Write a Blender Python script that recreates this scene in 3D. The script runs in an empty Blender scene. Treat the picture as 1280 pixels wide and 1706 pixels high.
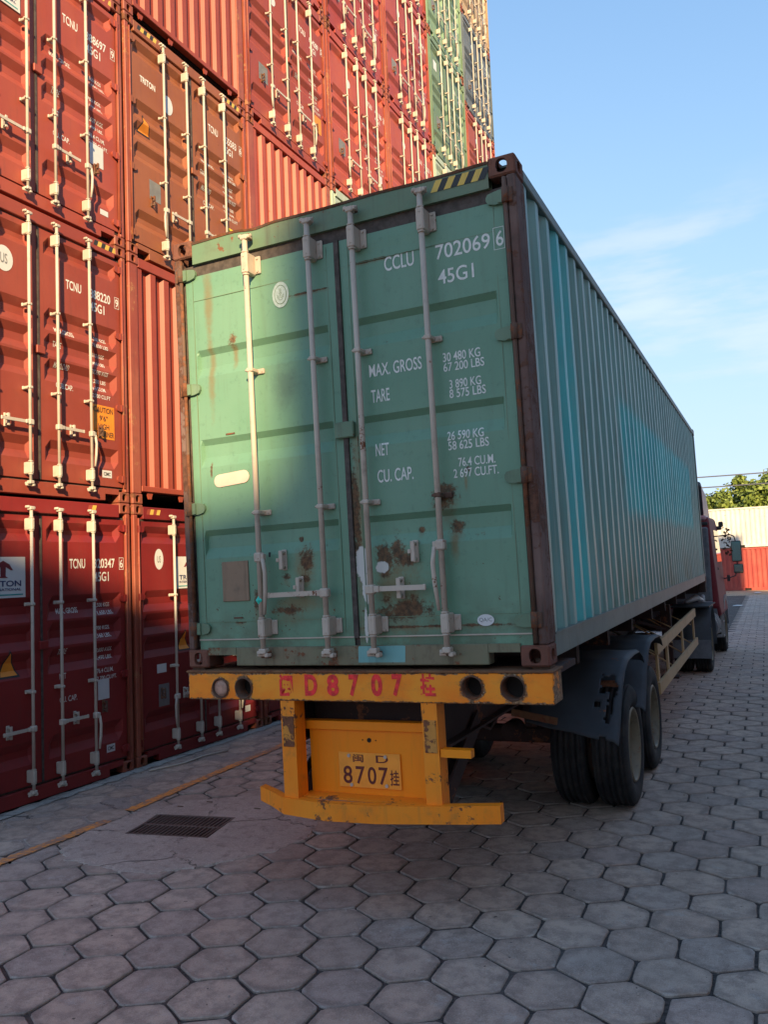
import bpy, bmesh, math, random
from mathutils import Vector, Matrix
R = math.radians
random.seed(7)
C = bpy.context.scene.collection
SC = bpy.context.scene

# ------------------------------------------------------------------ camera
cam_d = bpy.data.cameras.new('camera')
cam = bpy.data.objects.new('camera', cam_d); C.objects.link(cam)
yaw, pitch, roll = -0.4364, 0.0722, -0.0409
fw = Vector((math.sin(yaw)*math.cos(pitch), math.cos(yaw)*math.cos(pitch), math.sin(pitch)))
rt = Vector((math.cos(yaw), -math.sin(yaw), 0)); up = rt.cross(fw)
r2 = rt*math.cos(roll)+up*math.sin(roll); u2 = -rt*math.sin(roll)+up*math.cos(roll)
mw = Matrix((r2, u2, -fw)).transposed().to_4x4(); mw.translation = (2.3158, -4.4595, 2.0317)
cam.matrix_world = mw
cam_d.sensor_fit = 'VERTICAL'; cam_d.sensor_height = 24
cam_d.lens = 1369.7/1706*24
cam_d.clip_start = 0.05; cam_d.clip_end = 3000
SC.camera = cam
SC.render.resolution_x = 769; SC.render.resolution_y = 1024

# ------------------------------------------------------------------ light
SUN_AZ, SUN_EL = R(60), R(22)          # azimuth measured from +x towards -y
hx, hy = math.cos(SUN_AZ), -math.sin(SUN_AZ)
to_sun = Vector((hx*math.cos(SUN_EL), hy*math.cos(SUN_EL), math.sin(SUN_EL)))
W = bpy.data.worlds.new('World'); SC.world = W; W.use_nodes = True
nt = W.node_tree; nt.nodes.clear()
wo = nt.nodes.new('ShaderNodeOutputWorld'); bg = nt.nodes.new('ShaderNodeBackground')
sky = nt.nodes.new('ShaderNodeTexSky'); sky.sky_type = 'NISHITA'; sky.sun_disc = False
sky.sun_elevation = SUN_EL; sky.sun_rotation = math.atan2(to_sun.x, to_sun.y)
sky.air_density = 1.0; sky.dust_density = 0.4; sky.ozone_density = 4.0
bg.inputs['Strength'].default_value = 0.15
# thin cirrus wisps mixed into the sky
tc = nt.nodes.new('ShaderNodeTexCoord')
mp = nt.nodes.new('ShaderNodeMapping'); mp.inputs['Scale'].default_value = (1.6, 1.6, 7.5)
mp.inputs['Rotation'].default_value = (0.12, -0.1, 0.3)
nz = nt.nodes.new('ShaderNodeTexNoise'); nz.inputs['Scale'].default_value = 2.6; nz.inputs['Detail'].default_value = 7; nz.inputs['Roughness'].default_value = 0.55
mr = nt.nodes.new('ShaderNodeMapRange'); mr.inputs['From Min'].default_value = 0.45; mr.inputs['From Max'].default_value = 0.72
mr.inputs['To Max'].default_value = 0.7; mr.interpolation_type = 'SMOOTHSTEP'
mx = nt.nodes.new('ShaderNodeMix'); mx.data_type = 'RGBA'; mx.inputs['B'].default_value = (6.5, 6.2, 6.0, 1)
nt.links.new(tc.outputs['Generated'], mp.inputs[0]); nt.links.new(mp.outputs[0], nz.inputs[0])
nt.links.new(nz.outputs[0], mr.inputs[0])
sx_ = nt.nodes.new('ShaderNodeSeparateXYZ'); nt.links.new(tc.outputs['Generated'], sx_.inputs[0])
m2 = nt.nodes.new('ShaderNodeMapRange'); m2.inputs['From Min'].default_value = 0.42; m2.inputs['From Max'].default_value = 0.27; m2.interpolation_type = 'SMOOTHSTEP'
nt.links.new(sx_.outputs[2], m2.inputs[0]); mm = nt.nodes.new('ShaderNodeMath'); mm.operation = 'MULTIPLY'
nt.links.new(mr.outputs[0], mm.inputs[0]); nt.links.new(m2.outputs[0], mm.inputs[1]); nt.links.new(mm.outputs[0], mx.inputs['Factor'])
nt.links.new(sky.outputs[0], mx.inputs['A'])
def vm(op, a, b):
    n = nt.nodes.new('ShaderNodeVectorMath'); n.operation = op
    for i, v in enumerate((a, b)):
        if isinstance(v, tuple): n.inputs[i].default_value = v
        elif v is not None: nt.links.new(v, n.inputs[i])
    return n.outputs[0]
col = mx.outputs['Result']; q = vm('DIVIDE', col, (1.75, 2.25, 2.9)); q = vm('ADD', vm('MULTIPLY', q, q), (1, 1, 1))
sp_ = nt.nodes.new('ShaderNodeSeparateXYZ'); cb_ = nt.nodes.new('ShaderNodeCombineXYZ'); nt.links.new(q, sp_.inputs[0])
for i in range(3):
    r_ = nt.nodes.new('ShaderNodeMath'); r_.operation = 'SQRT'; nt.links.new(sp_.outputs[i], r_.inputs[0]); nt.links.new(r_.outputs[0], cb_.inputs[i])
nt.links.new(vm('DIVIDE', col, cb_.outputs[0]), bg.inputs[0])       # soft shoulder, the same in every direction
nt.links.new(bg.outputs[0], wo.inputs[0])
sd = bpy.data.lights.new('sun', 'SUN'); sd.energy = 3.5; sd.angle = R(0.8); sd.color = (1.0, 0.74, 0.40)
so = bpy.data.objects.new('sun', sd); C.objects.link(so)
so.rotation_euler = (-to_sun).to_track_quat('-Z', 'Y').to_euler(); so.location = to_sun*60
SC.view_settings.view_transform = 'Standard'; SC.view_settings.look = 'None'
SC.view_settings.exposure = 1.57; SC.view_settings.gamma = 1
SC.view_settings.use_curve_mapping = False
SC.cycles.max_bounces = 6; SC.cycles.caustics_reflective = False; SC.cycles.caustics_refractive = False

# ------------------------------------------------------------------ materials
def N(nt, t, **kw):
    n = nt.nodes.new('ShaderNode'+t)
    for k, v in kw.items(): setattr(n, k, v)
    return n
class Mat:
    """small helper for building procedural materials"""
    def __init__(s, name, rough=0.6, metal=0.0, spec=0.5):
        s.m = bpy.data.materials.new(name); s.m.use_nodes = True; s.nt = s.m.node_tree
        s.b = s.nt.nodes['Principled BSDF']
        s.b.inputs['Roughness'].default_value = rough; s.b.inputs['Metallic'].default_value = metal
        s.b.inputs['Specular IOR Level'].default_value = spec
        s.tc = N(s.nt, 'TexCoord'); s.oi = N(s.nt, 'ObjectInfo')
        a = N(s.nt, 'VectorMath', operation='ADD'); s.L(s.tc.outputs['Object'], a.inputs[0]); s.L(s.oi.outputs['Location'], a.inputs[1])
        s.vec = a.outputs[0]; s.obj = s.tc.outputs['Object']
    def L(s, a, b): s.nt.links.new(a, b)
    def noise(s, scale, detail=4, rough=0.55, stretch=None, vec=None, dist=0.0):
        v = vec or s.vec
        if stretch:
            m = N(s.nt, 'Mapping'); m.inputs['Scale'].default_value = stretch; s.L(v, m.inputs[0]); v = m.outputs[0]
        n = N(s.nt, 'TexNoise'); n.inputs['Scale'].default_value = scale; n.inputs['Detail'].default_value = detail
        n.inputs['Roughness'].default_value = rough; n.inputs['Distortion'].default_value = dist
        s.L(v, n.inputs['Vector']); return n.outputs['Fac']
    def ramp(s, x, lo, hi, a=0.0, b=1.0, smooth=True):
        m = N(s.nt, 'MapRange'); m.interpolation_type = 'SMOOTHSTEP' if smooth else 'LINEAR'
        m.inputs['From Min'].default_value = lo; m.inputs['From Max'].default_value = hi
        m.inputs['To Min'].default_value = a; m.inputs['To Max'].default_value = b
        s.L(x, m.inputs['Value']); return m.outputs[0]
    def math(s, op, a, b=None, c=None):
        m = N(s.nt, 'Math', operation=op)
        for i, v in enumerate((a, b, c)):
            if v is None: continue
            if isinstance(v, (int, float)): m.inputs[i].default_value = v
            else: s.L(v, m.inputs[i])
        return m.outputs[0]
    def mix(s, f, a, b):
        m = N(s.nt, 'Mix', data_type='RGBA')
        for k, v in (('Factor', f), ('A', a), ('B', b)):
            if isinstance(v, (int, float)): m.inputs[k].default_value = v
            elif isinstance(v, tuple): m.inputs[k].default_value = (*v[:3], 1)
            else: s.L(v, m.inputs[k])
        return m.outputs['Result']
    def mul(s, col, f):       # scale colour by scalar socket
        m = N(s.nt, 'VectorMath', operation='SCALE')
        if isinstance(col, tuple): m.inputs[0].default_value = col[:3]
        else: s.L(col, m.inputs[0])
        if isinstance(f, (int, float)): m.inputs['Scale'].default_value = f
        else: s.L(f, m.inputs['Scale'])
        return m.outputs[0]
    def color(s, c):
        if isinstance(c, tuple): s.b.inputs['Base Color'].default_value = (*c[:3], 1)
        else: s.L(c, s.b.inputs['Base Color'])
    def bump(s, h, strength=0.3, dist=0.01):
        b = N(s.nt, 'Bump'); b.inputs['Strength'].default_value = strength; b.inputs['Distance'].default_value = dist
        s.L(h, b.inputs['Height']); s.L(b.outputs[0], s.b.inputs['Normal'])
    def sep(s, v=None):
        n = N(s.nt, 'SeparateXYZ'); s.L(v or s.obj, n.inputs[0]); return n.outputs
    def blob(s, cx, cz, rx, rz, soft=0.5, nscale=14, namp=0.9, warp=None):
        """mask of one ragged patch at (cx,cz) in the thing's own x,z frame"""
        x, y, z = s._xyz
        dx = s.math('MULTIPLY', s.math('SUBTRACT', x, cx), 1/rx); dz = s.math('MULTIPLY', s.math('SUBTRACT', z, cz), 1/rz)
        d = s.math('SQRT', s.math('ADD', s.math('MULTIPLY', dx, dx), s.math('MULTIPLY', dz, dz)))
        d2 = s.math('ADD', d, s.math('MULTIPLY', s.math('SUBTRACT', s._bn, 0.5), namp*2))
        return s.ramp(d2, 1.0, 1.0-soft, 0, 1)

RUST = (0.105, 0.040, 0.020)
def paint(name, base, fade=None, rust=0.25, dirt=0.35, rough=0.5, grime=(0.05, 0.04, 0.033), bumpy=0.15, streak=0.35, rustcol=RUST, spots=0.0, tint=0.0):
    k = Mat(name, rough, spec=0.35)
    fade = fade or tuple(min(1, c*1.25+0.02) for c in base)
    n1 = k.noise(1.3, 4, 0.6); n2 = k.noise(9, 5, 0.65)
    c = k.mix(k.ramp(n1, 0.35, 0.68), base, fade)
    st = k.noise(5, 4, 0.6, stretch=(4.5, 4.5, 0.35))
    c = k.mix(k.ramp(st, 0.52, 0.80, 0, streak), c, grime)
    c = k.mix(k.ramp(n2, 0.50, 0.85, 0, dirt), c, grime)
    wn = N(k.nt, 'TexWhiteNoise', noise_dimensions='3D'); k.L(k.oi.outputs['Location'], wn.inputs['Vector'])
    c = k.mul(c, k.ramp(wn.outputs['Value'], 0, 1, 1-tint, 1+tint*.8, smooth=False))
    c = k.mix(k.math('MULTIPLY', k.math('FRACT', k.math('MULTIPLY', wn.outputs['Value'], 9.7)), tint*.35), c, (0.40, 0.22, 0.15))
    n3 = k.noise(3.1, 7, 0.72); n4 = k.noise(24, 5, 0.7)
    r = k.math('ADD', k.math('MULTIPLY', n3, 0.7), k.math('MULTIPLY', n4, 0.3))
    t = 0.66 - 0.19*rust
    rm = k.ramp(r, t, t+0.035)
    if spots:
        sp = k.noise(17, 3, 0.5); rm = k.math('MAXIMUM', rm, k.ramp(sp, 0.80-0.12*spots, 0.84-0.12*spots))
    rc = k.mix(k.ramp(n4, 0.35, 0.65), rustcol, tuple(min(1, q*2.0) for q in rustcol))
    c = k.mix(rm, c, rc); k.color(c)
    k.L(k.ramp(rm, 0, 1, rough, 0.9), k.b.inputs['Roughness'])
    k.bump(k.math('ADD', k.math('MULTIPLY', n4, 0.4), k.math('MULTIPLY', rm, 0.6)), bumpy, 0.004)
    return k.m
def plain(name, col, rough=0.6, metal=0.0, var=0.15, scale=8, bumpy=0.1):
    k = Mat(name, rough, metal); n = k.noise(scale, 5, 0.6)
    k.color(k.mul(tuple(col), k.ramp(n, 0.3, 0.7, 1-var, 1+var)))
    k.bump(n, bumpy, 0.004); return k.m

M = {}
# stack colours
M['red'] = paint('container red paint', (0.33, 0.056, 0.036), (0.37, 0.075, 0.048), rust=0.10, dirt=0.18, streak=0.22, tint=0.22)
M['red_front'] = paint('container orange red paint', (0.35, 0.058, 0.032), (0.39, 0.075, 0.04), rust=0.22, dirt=0.2, streak=0.2, tint=0.22)
M['maroon'] = paint('container maroon paint', (0.20, 0.016, 0.017), (0.235, 0.022, 0.022), rust=0.08, dirt=0.2, streak=0.22, tint=0.22)
M['crimson'] = paint('container crimson paint', (0.32, 0.045, 0.040), (0.37, 0.066, 0.055), rust=0.16, dirt=0.25, streak=0.3, tint=0.22)
M['brown'] = paint('container brown paint', (0.25, 0.075, 0.030), (0.29, 0.095, 0.04), rust=0.16, dirt=0.18, streak=0.2, tint=0.22)
M['sage'] = paint('container sage green paint', (0.15, 0.25, 0.155), (0.21, 0.31, 0.20), rust=0.2, dirt=0.35, streak=0.4, grime=(0.12, 0.10, 0.05), tint=0.22)
M['pale'] = paint('container pale green paint', (0.34, 0.42, 0.33), (0.42, 0.48, 0.40), rust=0.15, dirt=0.3, streak=0.3, grime=(0.16, 0.13, 0.08))
M['slate'] = paint('container slate grey paint', (0.10, 0.12, 0.14), (0.15, 0.17, 0.18), rust=0.22, dirt=0.35)
M['beige'] = paint('container beige paint', (0.40, 0.27, 0.16), (0.45, 0.33, 0.21), rust=0.18, dirt=0.3, streak=0.3, grime=(0.16, 0.10, 0.06))
M['white_far'] = paint('container white paint streaked with rust', (0.52, 0.51, 0.48), (0.60, 0.58, 0.55), rust=0.26, dirt=0.12, streak=0.5, grime=(0.42, 0.20, 0.10), rustcol=(0.25, 0.10, 0.05))
M['red_far'] = paint('container bright red paint', (0.36, 0.055, 0.045), (0.40, 0.08, 0.06), rust=0.12, dirt=0.2)
M['white_bounce'] = plain('white paint of added containers', (0.72, 0.70, 0.66), 0.6, var=0.06)  # white picked so the added rows bounce more light
M['rod_w'] = paint('lock rod off white paint', (0.47, 0.42, 0.36), (0.55, 0.49, 0.42), rust=0.16, dirt=0.4, rough=0.45, grime=(0.22, 0.17, 0.12), streak=0.2, spots=0.2)
M['cast_r'] = paint('corner casting red brown', (0.25, 0.065, 0.038), rust=0.75, dirt=0.5)
M['post_r'] = paint('corner post faded orange', (0.28, 0.060, 0.038), (0.34, 0.10, 0.06), rust=0.5, dirt=0.4, rustcol=(0.2, 0.085, 0.045))
M['gasket'] = plain('door gasket rubber', (0.075, 0.058, 0.05), 0.8, var=0.35, scale=20)
M['void'] = plain('near black interior shade', (0.02, 0.015, 0.013), 0.95)  # near-black stands in for the shade inside openings
M['white_txt'] = plain('white lettering paint', (0.72, 0.72, 0.68), 0.6, var=0.10, scale=40)
M['black_txt'] = plain('black print', (0.02, 0.02, 0.022), 0.6)
M['sticker_w'] = plain('white sticker', (0.62, 0.62, 0.62), 0.5, var=0.06, scale=3)
M['sticker_g'] = plain('grey sticker', (0.19, 0.19, 0.19), 0.5, var=0.15)
M['sticker_o'] = plain('orange sticker', (0.75, 0.25, 0.02), 0.5, var=0.08)
M['sticker_blue'] = plain('sticker navy print', (0.03, 0.04, 0.12), 0.5)
M['sticker_red'] = plain('sticker maroon print', (0.18, 0.02, 0.03), 0.5)
M['teal_line'] = plain('sticker teal rule', (0.03, 0.30, 0.30), 0.5)
M['warn_y'] = paint('hazard yellow', (0.62, 0.40, 0.07), rust=0.35, dirt=0.4)
M['warn_k'] = plain('hazard black', (0.03, 0.028, 0.026), 0.6)
M['yellow_mark'] = paint('yellow paint smear', (0.8, 0.55, 0.03), rust=0.5)

# green container on the trailer
def green_door_mat(name, patches):
    k = Mat(name, 0.46)
    k._xyz = k.sep(); k._bn = k.math('ADD', k.math('MULTIPLY', k.noise(7, 10, 0.75, vec=k.obj), 0.65), k.math('MULTIPLY', k.noise(34, 4, 0.7, vec=k.obj), 0.35))
    x, y, z = k._xyz
    n1 = k.noise(0.9, 4, 0.6, vec=k.obj)
    c = k.mix(k.ramp(n1, 0.35, 0.65), (0.125, 0.265, 0.175), (0.155, 0.295, 0.20))
    st = k.noise(6, 5, 0.6, stretch=(4, 4, 0.3), vec=k.obj)
    c = k.mix(k.ramp(st, 0.50, 0.78, 0, 0.22), c, (0.10, 0.14, 0.09))
    # dirtier and greener towards the sill
    low = k.math('MULTIPLY', k.ramp(z, 0.55, 0.12), k.ramp(k.noise(4, 6, 0.65, vec=k.obj), 0.38, 0.62))
    c = k.mix(k.math('MULTIPLY', low, 0.6), c, (0.085, 0.095, 0.055))
    n2 = k.noise(30, 4, 0.6, vec=k.obj)
    c = k.mix(k.ramp(n2, 0.55, 0.8, 0, 0.25), c, (0.035, 0.075, 0.055))
    rc = k.mix(k.ramp(k.noise(38, 4, 0.7, vec=k.obj), 0.35, 0.65), (0.060, 0.024, 0.014), (0.17, 0.075, 0.035))
    rm = None; kind_w = None
    for kind, cx, cz, rx, rz in patches:
        b = k.blob(cx, cz, rx*(1.0 if kind == 'r' else 1), rz*(1.0 if kind == 'r' else 1), soft=0.55 if kind == 'r' else 0.2 if kind == 'w' else 0.9, namp=2.3 if kind == 'r' else 1.0 if kind == 'w' else 0.8)
        if kind == 'r' and rx > .02:
            h_ = k.blob(cx, cz-rz*.9, rx*1.15, rz*1.9, soft=0.9, namp=1.5); c = k.mix(k.math('MULTIPLY', h_, 0.45), c, (0.17, 0.125, 0.055))
        if kind == 'r':
            rm = b if rm is None else k.math('MAXIMUM', rm, b)
        elif kind == 'w': wm = b if kind_w is None else k.math('MAXIMUM', kind_w, b); kind_w = wm
        elif kind == 'o': c = k.mix(k.math('MULTIPLY', b, 0.65), c, (0.20, 0.13, 0.045))
        elif kind == 'g': c = k.mix(k.math('MULTIPLY', b, 0.45), c, (0.035, 0.05, 0.05))
    sp = k.ramp(k.noise(13, 6, 0.75, vec=k.obj), 0.705, 0.73)
    sp = k.math('MAXIMUM', sp, k.math('MULTIPLY', k.ramp(k.noise(26, 4, 0.7, vec=k.obj), 0.66, 0.68), k.ramp(z, 1.1, 0.35)))
    rm = k.math('MAXIMUM', rm, sp) if rm is not None else sp
    c = k.mix(k.math('MULTIPLY', rm, 0.88), c, rc)
    if kind_w is not None: c = k.mix(kind_w, c, (0.62, 0.60, 0.56))
    k.color(c); k.L(k.ramp(rm, 0, 1, 0.46, 0.9), k.b.inputs['Roughness'])
    k.bump(k.math('ADD', k.math('MULTIPLY', k.noise(3, 3, 0.5, vec=k.obj), 0.7), k.math('MULTIPLY', k._bn, 0.2)), 0.25, 0.02)
    return k.m
M['g_left'] = green_door_mat('green door paint left', [
    ('r', -0.764, 2.155, .035, .05), ('o', -0.76, 2.05, .03, .12), ('r', -0.276, .655, .06, .09), ('r', -0.33, .80, .02, .02), ('r', -0.30, .55, .05, .03),
    ('o', -0.30, .63, .12, .16), ('r', -0.43, .36, .14, .045), ('o', -0.36, .40, .26, .08), ('r', -0.67, .42, .025, .07), ('r', -0.435, .565, .035, .03),
    ('g', -0.366, 1.79, .16, .22), ('r', -0.98, 1.30, .012, .05), ('r', -0.16, 2.36, .20, .008), ('o', -0.95, 2.0, .04, .4), ('r', -0.80, .29, .07, .012), ('o', -0.95, 2.45, .05, .35)])
M['g_right'] = green_door_mat('green door paint right', [
    ('r', .261, .645, .065, .13), ('r', .345, .70, .055, .10), ('r', .40, .63, .10, .05), ('r', .36, .35, .22, .085), ('o', .34, .45, .26, .18), ('r', .667, .99, .085, .085),
    ('r', .72, .80, .06, .05), ('o', .71, .70, .035, .13), ('w', .105, .62, .042, .11), ('w', .125, .47, .030, .11), ('w', .235, .595, .05, .035), ('r', .085, .95, .035, .45),
    ('w', .11, .25, .012, .12), ('r', .30, 2.47, .25, .008), ('o', .80, 1.05, .015, .07), ('o', .11, 1.0, .05, .8), ('r', .82, 1.13, .02, .02), ('r', .50, .80, .022, .022), ('r', .5, .235, .6, .01)])
M['g_frame'] = paint('green frame paint worn', (0.13, 0.22, 0.135), (0.17, 0.21, 0.13), rust=0.42, dirt=0.5, grime=(0.10, 0.085, 0.06), streak=0.5, spots=0.3)
M['g_sill'] = paint('green sill paint mouldy', (0.17, 0.175, 0.105), (0.22, 0.18, 0.115), rust=0.62, dirt=1.0, grime=(0.085, 0.06, 0.038), streak=1.0, spots=0.9, bumpy=.4)
M['teal_patch'] = paint('pale teal repair paint', (0.16, 0.36, 0.35), rust=0.28, dirt=0.35, spots=0.4)
M['g_post'] = paint('rusted brown corner post', (0.115, 0.060, 0.050), (0.21, 0.135, 0.115), rust=0.85, dirt=0.7, streak=0.9, bumpy=0.8, rough=0.8, rustcol=(0.075, 0.034, 0.022))
M['g_cast'] = paint('rusted corner casting', (0.17, 0.065, 0.045), (0.21, 0.09, 0.06), rust=0.85, dirt=0.5, bumpy=0.6, rough=0.85, rustcol=(0.10, 0.042, 0.028))
M['g_hinge'] = paint('green hinge paint', (0.12, 0.19, 0.12), rust=0.42, dirt=0.5, spots=0.5)
M['rod_g'] = paint('lock rod pinkish grey', (0.48, 0.395, 0.32), (0.55, 0.46, 0.38), rust=0.38, dirt=0.5, grime=(0.13, 0.09, 0.065), streak=0.3, spots=0.4)
M['iron'] = paint('bare rusty iron', (0.11, 0.06, 0.04), rust=0.9, dirt=0.5, rough=0.85, bumpy=0.5)
M['plate_tan'] = paint('bare plate with glue', (0.26, 0.17, 0.11), (0.32, 0.22, 0.15), rust=0.3, dirt=0.5, bumpy=0.5)
M['plate_pink'] = plain('faded peach sticker', (0.70, 0.52, 0.42), 0.6, var=0.06)
M['seal_paper'] = plain('round seal print', (0.42, 0.52, 0.50), 0.6, var=0.12, scale=60)
# its side wall: grey green chalked paint with two overpainted teal areas
def side_mat():
    k = Mat('green side wall chalked with teal overpaint', 0.42); x, y, z = k.sep()
    n1 = k.noise(1.0, 5, 0.65, vec=k.obj)
    c = k.mix(k.ramp(n1, 0.3, 0.7), (0.15, 0.34, 0.315), (0.23, 0.43, 0.39))
    st = k.noise(7, 5, 0.65, stretch=(3, 3, 0.12), vec=k.obj)
    c = k.mix(k.ramp(st, 0.42, 0.70, 0, 0.6), c, (0.16, 0.205, 0.17))
    st2 = k.noise(9, 4, 0.6, stretch=(3, 3, 0.10), vec=k.obj)
    c = k.mix(k.ramp(st2, 0.58, 0.72, 0, 0.7), c, (0.40, 0.44, 0.38))
    edge = k.math('MULTIPLY', k.math('SUBTRACT', k.noise(8, 3, 0.5, vec=k.obj), 0.5), 0.1)
    def box(y0, y1, z0, z1):
        f = 0.09
        a = k.ramp(k.math('ADD', y, edge), y0-f, y0+f); b = k.ramp(k.math('ADD', y, edge), y1+f, y1-f)
        cc = k.ramp(k.math('ADD', z, edge), z0-f, z0+f); d = k.ramp(k.math('ADD', z, edge), z1+f, z1-f)
        return k.math('MULTIPLY', k.math('MULTIPLY', a, b), k.math('MULTIPLY', cc, d))
    tm = k.math('MAXIMUM', box(0.86, 1.34, 0.1, 2.9), box(3.25, 10.6, 0.98, 2.02))
    teal = k.mix(k.ramp(n1, 0.3, 0.7), (0.045, 0.46, 0.48), (0.09, 0.57, 0.56))
    c = k.mix(k.math('MULTIPLY', tm, k.ramp(k.noise(5, 6, .7, vec=k.obj, stretch=(1, 1, .3)), 0.30, 0.6, 0.55, 0.95)), c, teal)
    lowg = k.math('MULTIPLY', k.ramp(z, 0.9, 0.2), k.ramp(k.noise(2.2, 4, .6, stretch=(1, 1, .4), vec=k.obj), 0.42, 0.62))
    c = k.mix(k.math('MULTIPLY', lowg, 0.5), c, (0.13, 0.16, 0.07))
    rm = k.ramp(k.noise(9, 7, 0.75, vec=k.obj, stretch=(1, 1, .5)), 0.70, 0.73)
    c = k.mix(rm, c, (0.10, 0.045, 0.025)); k.color(c)
    k.bump(k.noise(14, 4, 0.6, vec=k.obj), 0.2, 0.004); return k.m
M['g_side'] = side_mat()
M['g_rail'] = paint('side rail grey green', (0.13, 0.18, 0.165), (0.17, 0.215, 0.19), rust=0.25, dirt=0.4)
# trailer
M['t_yellow'] = paint('trailer amber paint', (0.96, 0.245, 0.008), (0.97, 0.31, 0.02), rust=0.55, dirt=0.6, grime=(0.36, 0.17, 0.04), streak=0.4, spots=0.7, rough=0.5, bumpy=0.3)
M['t_worn'] = paint('worn amber paint', (0.70, 0.27, 0.03), (0.55, 0.25, 0.06), rust=0.9, dirt=0.9, grime=(0.22, 0.10, 0.04), spots=0.9, bumpy=0.6)
M['t_panel'] = paint('trailer orange panel paint', (0.98, 0.265, 0.005), (0.98, 0.30, 0.008), rust=0.05, dirt=0.12, grime=(0.55, 0.22, 0.02), streak=0.25, rough=0.45)
M['t_rust'] = paint('flaking rusty deck plate', (0.16, 0.075, 0.04), (0.26, 0.13, 0.06), rust=0.8, dirt=0.5, bumpy=0.7, rough=0.9)
M['t_dark'] = paint('chassis dark red brown', (0.040, 0.022, 0.020), (0.06, 0.032, 0.026), rust=0.5, dirt=0.6, rough=0.8)
M['t_guard'] = paint('side guard tan yellow', (0.44, 0.27, 0.12), (0.50, 0.33, 0.17), rust=0.2, dirt=0.4, grime=(0.16, 0.09, 0.05))
M['t_red'] = plain('red spray paint', (0.85, 0.030, 0.03), 0.6, var=0.3, scale=25)
M['plate_o'] = plain('number plate yellow orange', (0.98, 0.35, 0.035), 0.45, var=0.08, scale=12)
M['plate_t'] = plain('number plate print dark red', (0.13, 0.015, 0.012), 0.5)
M['fender'] = paint('mudguard steel blue grey', (0.040, 0.046, 0.053), (0.065, 0.070, 0.078), rust=0.25, dirt=0.5, rough=0.7, grime=(0.035, 0.03, 0.03))
def rubber():
    k = Mat('tyre rubber dusty', 0.8, spec=0.35)
    n = k.noise(6, 5, 0.6); c = k.mix(k.ramp(n, 0.35, 0.7, 0, 0.8), (0.013, 0.013, 0.015), (0.042, 0.038, 0.036)); k.color(c)
    k.bump(k.noise(60, 2, 0.5), 0.2, 0.003); return k.m
M['rubber'] = rubber()
M['rim'] = paint('wheel rim cream paint', (0.16, 0.13, 0.085), (0.21, 0.175, 0.115), rust=0.4, dirt=0.9, grime=(0.05, 0.038, 0.028), spots=0.6, streak=.7)
M['black_pl'] = plain('black plastic', (0.025, 0.025, 0.028), 0.5, var=0.2)
M['grey_pl'] = plain('grey plastic', (0.13, 0.14, 0.155), 0.55, var=0.2)
M['steel'] = paint('worn bare steel', (0.30, 0.29, 0.28), rust=0.35, dirt=0.5)
M['cab_red'] = paint('cab crimson paint', (0.17, 0.012, 0.020), (0.20, 0.02, 0.028), rust=0.02, dirt=0.3, rough=0.6, streak=0.1)
M['cab_pink'] = paint('cab roof faded pink and lit deflector edge', (0.50, 0.26, 0.27), rust=0.05, dirt=0.2, rough=0.4)  # pink of the cab roof; on the deflector it paints a sunlit edge
M['lens'] = plain('lamp lens dusty pink', (0.42, 0.24, 0.18), 0.4, var=0.25, scale=30)
def glassm():
    k = Mat('dark window glass', 0.05, spec=0.8); k.color((0.012, 0.014, 0.016)); return k.m
M['glass'] = glassm()
def mirror():
    k = Mat('mirror glass', 0.04, metal=1.0); k.color((0.65, 0.68, 0.66)); return k.m
M['mirror'] = mirror()
M['cloth_br'] = plain('dried leaves brown', (0.07, 0.045, 0.025), 0.9, var=0.4, scale=30)
M['teal_tag'] = plain('teal seal tag', (0.02, 0.50, 0.38), 0.4)
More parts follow.
